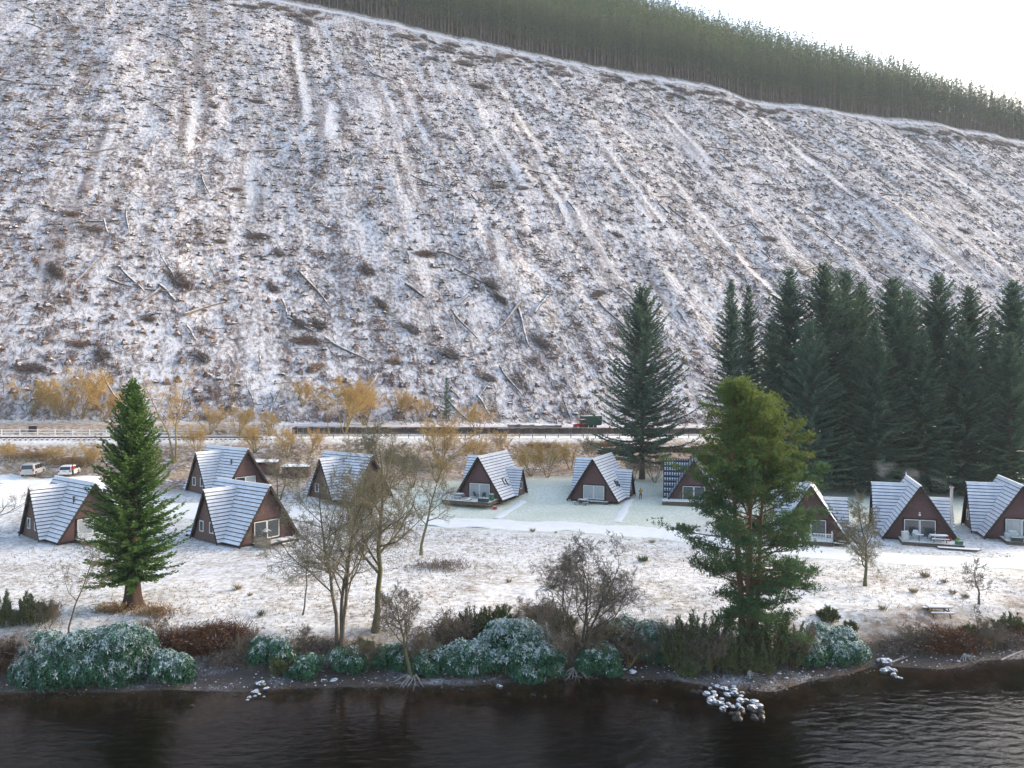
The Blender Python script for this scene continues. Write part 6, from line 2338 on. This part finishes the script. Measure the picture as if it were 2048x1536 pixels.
tag(gm.build('grass', [GRASS_TAN, BRACKEN_GREY]), 'dead grass blades poking through the snow of the field', 'grass', kind='stuff')

# ------------------------------------------------------------------ boulders, roots, driftwood
def boulder_mesh(seed, m=ROCK):
    g = np.random.default_rng(seed)
    n, k = 10, 6
    V = []
    off = g.normal(0, 1, 3) * 10
    pl = nrm(g.normal(0, 1, (7, 3))); pd = g.uniform(.62, .95, 7)
    for p in np.linspace(.02, math.pi - .02, k):
        for a in np.arange(n) * 2 * np.pi / n:
            d = np.array([math.sin(p) * math.cos(a), math.sin(p) * math.sin(a), math.cos(p)])
            q = 1.0
            for nn_, dd_ in zip(pl, pd):
                c = d.dot(nn_)
                if c > .05: q = min(q, dd_ / c)
            V.append(d * q * (1 + .05 * g.normal()) * [1.15, .9, .8])
    i = np.arange(k - 1)[:, None] * n; j = np.arange(n)[None, :]
    return MB().add(V, np.stack([i + j, i + n + j, i + n + (j + 1) % n, i + (j + 1) % n], -1).reshape(-1, 4)).mesh('boulder', m)


BO = [boulder_mesh(950 + k) for k in range(6)]
BOW = [boulder_mesh(950 + k, ROCK_WET) for k in range(6)]


def water_pt(px, py):
    Y = (CAM_H - WATER_Z) * F / (py - 768)
    return (px - 1024) / F * Y, Y


def boulder(px, py, s, label, group, wet=False, sink=.15, k=None):
    if wet is None or wet:
        x, y = water_pt(px, py)
        z = max(WATER_Z, T(x, y))
    else:
        x, y, z = G(px, py)
        z = max(z, WATER_Z)
    k = random.randrange(6) if k is None else k
    o = link_mesh('boulder', (BOW if wet == 'wet' else BO)[k], None, (x, y, z + s * (.45 - sink)), (random.uniform(-.2, .2), random.uniform(-.2, .2), random.uniform(0, 6.28)), (s, s, s * random.uniform(.75, 1.0)))
    tag(o, label, 'boulder', group)


boulder(521, 1372, .36, 'largest snow-capped boulder on the left shingle', None)
for px, py, s in ((533, 1380, .2), (514, 1385, .22), (506, 1387, .17), (499, 1397, .16), (518, 1390, .14), (510, 1394, .13), (528, 1395, .10), (495, 1402, .12)):
    boulder(px, py, s, 'small snow-capped stone beside the largest boulder at the left waterline', 'stones beside the left boulder', True)
boulder(998, 1376, .26, 'lone white stone at the waterline below the middle bank', None, True)
boulder(1264, 1348, .34, 'grey snow-topped boulder at the right end of the middle bank', None)
boulder(1770, 1330, .62, 'big pale boulder on the point right of the pine', None)
for px, py, s in ((1779, 1342, .3), (1787, 1345, .26), (1788, 1352, .22), (1796, 1357, .18), (1768, 1345, .3), (1803, 1358, .12)):
    boulder(px, py, s, 'smaller stone trailing into the water from the big pale boulder', 'stones by the big pale boulder', True)
for px, py, s, lab in ((55, 1367, .22, 'small snowy stone below the left border bracken'), (648, 1366, .26, 'snowy stone on the shingle below the leaning stems, nearer them'), (668, 1363, .24, 'snowy stone on the shingle below the leaning stems, second one'), (376, 1356, .3, 'grey stone at the right foot of the separate rhododendron')):
    boulder(px, py, s, lab, None)
g = np.random.default_rng(31)
cells = []
while len(cells) < 40:
    px, py = g.uniform(1392, 1524), g.uniform(1374, 1440)
    cx = 1412 + (py - 1374) * 1.25
    if abs(px - cx - 12) > 44: continue
    if any(abs(px - q[0]) < 9 and abs(py - q[1]) < 5 for q in cells): continue
    cells.append((px, py))
for px, py in cells:
    edge_ = py > 1424 or px < 1404
    boulder(px, py, g.uniform(.17, .34), 'wet dark rock at the rim of the stone pile in the water' if edge_ else 'snow-capped rock of the stone pile in the water', 'rim rocks of the stone pile' if edge_ else 'rocks of the stone pile in the water', 'wet' if edge_ else True, .2)
for px, py, s in ((1388, 1384, .26), (1500, 1378, .18), (1018, 1388, .14), (1066, 1391, .18), (1090, 1394, .14), (1310, 1402, .2), (384, 1412, .14)):
    boulder(px, py, s, 'dark stone just breaking the water off the shore', 'stones breaking the water', 'wet', .45)
# shingle pebbles
g = np.random.default_rng(32)
n = 5200
X = g.uniform(-36, 42, n); Y = shore_y(X) + g.uniform(-.3, 4.6, n)
Z = terrain(X, Y)
pm = MB()
s = g.uniform(.03, .10, n) * np.where(g.uniform(0, 1, n) < .04, 1.9, 1)
oct_ = np.array([[1, 0, 0], [-1, 0, 0], [0, 1, 0], [0, -1, 0], [0, 0, .6], [0, 0, -.6]])
V = np.stack([X, Y, Z + s * .2], 1)[:, None, :] + oct_[None] * s[:, None, None] * g.uniform(.6, 1.3, (n, 6, 1))
of = np.array([[0, 2, 4], [2, 1, 4], [1, 3, 4], [3, 0, 4], [2, 0, 5], [1, 2, 5], [3, 1, 5], [0, 3, 5]])
pm.add(V.reshape(-1, 3), (np.arange(n)[:, None, None] * 6 + of[None]).reshape(-1, 3), np.repeat((g.uniform(0, 1, n) < .16).astype(int) * (Y - shore_y(X) > 1.0), 8))
tag(pm.build('shingle', [mat('shingle stones', (.12, .10, .09), (.07, .058, .052), 3, .8), SNOW_THIN]), 'loose shingle stones along the loch shore', 'shingle', kind='stuff')


def roots(px, py, label, seed, w=1.6, n=9):
    g = np.random.default_rng(seed)
    x, y, z = G(px, py)
    mb = MB()
    for k in range(n):
        a = -math.pi / 2 + (k - (n - 1) / 2) / n * 2.6 + g.normal(0, .15)
        L = w * g.uniform(.5, 1.0)
        t = np.linspace(0, 1, 6)
        aa = a + g.normal(0, .25) * t * 2
        P = np.stack([np.cumsum(np.cos(aa)) * L / 6, np.cumsum(np.sin(aa)) * L / 6, .35 * (1 - t) + .08 * np.sin(t * 5 + k)], 1)
        P[:, 2] += np.array([T(x + p[0], y + p[1]) - z for p in P])
        mb.tube(P, np.linspace(.07, .015, 6), 5)
        q = P[3]
        d = np.array([math.cos(aa[3] + .8), math.sin(aa[3] + .8), 0]) * L * .3
        mb.tube([q, q + d * .5 + [0, 0, .02], q + d], [.03, .02, .008], 4)
    o = mb.build('exposed_roots', ROOT)
    o.location = (x, y, z)
    tag(o, label, 'roots')


roots(828, 1360, 'frosted exposed roots under the small spreading bare tree', 41, 1.7, 11)
roots(1150, 1346, 'frosted exposed roots below the gnarled bare tree', 42, 1.6, 9)
roots(1930, 1318, 'snowy driftwood roots on the right shore, middle', 43, 1.1, 7)
roots(1500, 1352, 'pale roots at the water below the pine', 44, .8, 6)
for px0, py0, px1, py1, lab in ((2002, 1322, 2046, 1304, 'pale driftwood branch at the right border shore'), (1780, 1328, 1815, 1316, 'thin pale driftwood branch right of the big pale boulder'), (590, 1340, 650, 1345, 'driftwood branch on the shingle left of the leaning stems')):
    a, b = np.array(G(px0, py0)), np.array(G(px1, py1))
    m = (a + b) / 2 + [0, 0, .12]
    o = MB().tube([a + [0, 0, .08], m, b + [0, 0, .1]], [.07, .06, .03], 6, cap=True).tube([m, m + [.3, .2, .2]], [.04, .01], 4).build('driftwood', ROOT)
    tag(o, lab, 'driftwood')
# pale dead bough hanging over the left rhododendrons
wd, tw = bare_tree(1201, 3.2, stems=2, r=.07, nch=(7, 5, 4, 3), wob=.25, spread=.9, ang=(55, 50, 45, 40))
x, y, z = G(130, 1330)
r = empty('dead_bough', (x, y - 1.6, z + 2.1), 0)
r.rotation_euler = (R(55), R(-40), 0)
tag(r, 'pale dead bough sprawling over the front of the left rhododendrons', 'bough')
wd.build('limb', ROOT, r); tw.build('twigs', ROOT, r)

# ------------------------------------------------------------------ smoke from the flue
def smoke():
    m = bpy.data.materials.new('wood smoke')
    m.use_nodes = True
    N, L = m.node_tree.nodes, m.node_tree.links
    N.remove(N['Principled BSDF'])
    pv = N.new('ShaderNodeVolumePrincipled')
    pv.inputs['Color'].default_value = (.75, .82, .95, 1)
    tc = N.new('ShaderNodeTexCoord')
    nz = N.new('ShaderNodeTexNoise'); nz.inputs['Scale'].default_value = .55; nz.inputs['Detail'].default_value = 3
    L.new(tc.outputs['Object'], nz.inputs['Vector'])
    mr = N.new('ShaderNodeMapRange'); mr.inputs['From Min'].default_value = .47; mr.inputs['From Max'].default_value = .75; mr.inputs['To Max'].default_value = .16
    L.new(nz.outputs['Fac'], mr.inputs['Value'])
    L.new(mr.outputs[0], pv.inputs['Density'])
    L.new(pv.outputs[0], N['Material Output'].inputs['Volume'])
    x, y, z, a = CHALETS[8]
    p = np.array(on_chalet(8, 3.75, -2.3, 6.3))
    pts = np.array([p, p + [-1.2, .3, .45], p + [-3.5, .8, 1.0], p + [-6.5, 1.2, 1.6], p + [-9.5, 1.6, 2.4]])
    o = MB().tube(pts, [.15, .45, .85, 1.2, .7], 10, cap=True).build('smoke', m, None, True)
    tag(o, 'thin blue smoke drifting left from the steel flue', 'smoke', kind='stuff')


smoke()


# ------------------------------------------------------------------ haze
def haze():
    m = bpy.data.materials.new('valley haze')
    m.use_nodes = True
    N, L = m.node_tree.nodes, m.node_tree.links
    N.remove(N['Principled BSDF'])
    pv = N.new('ShaderNodeVolumePrincipled')
    pv.inputs['Color'].default_value = (.80, .90, 1.0, 1)
    pv.inputs['Density'].default_value = HAZE
    pv.inputs['Anisotropy'].default_value = 0.0
    L.new(pv.outputs[0], N['Material Output'].inputs['Volume'])
    o = MB().box((0, 220, 150), (2200, 1500, 334)).build('haze', m)
    tag(o, 'thin pale winter haze over the loch shore and hillside', 'haze', kind='stuff')


HAZE = .00022
haze()
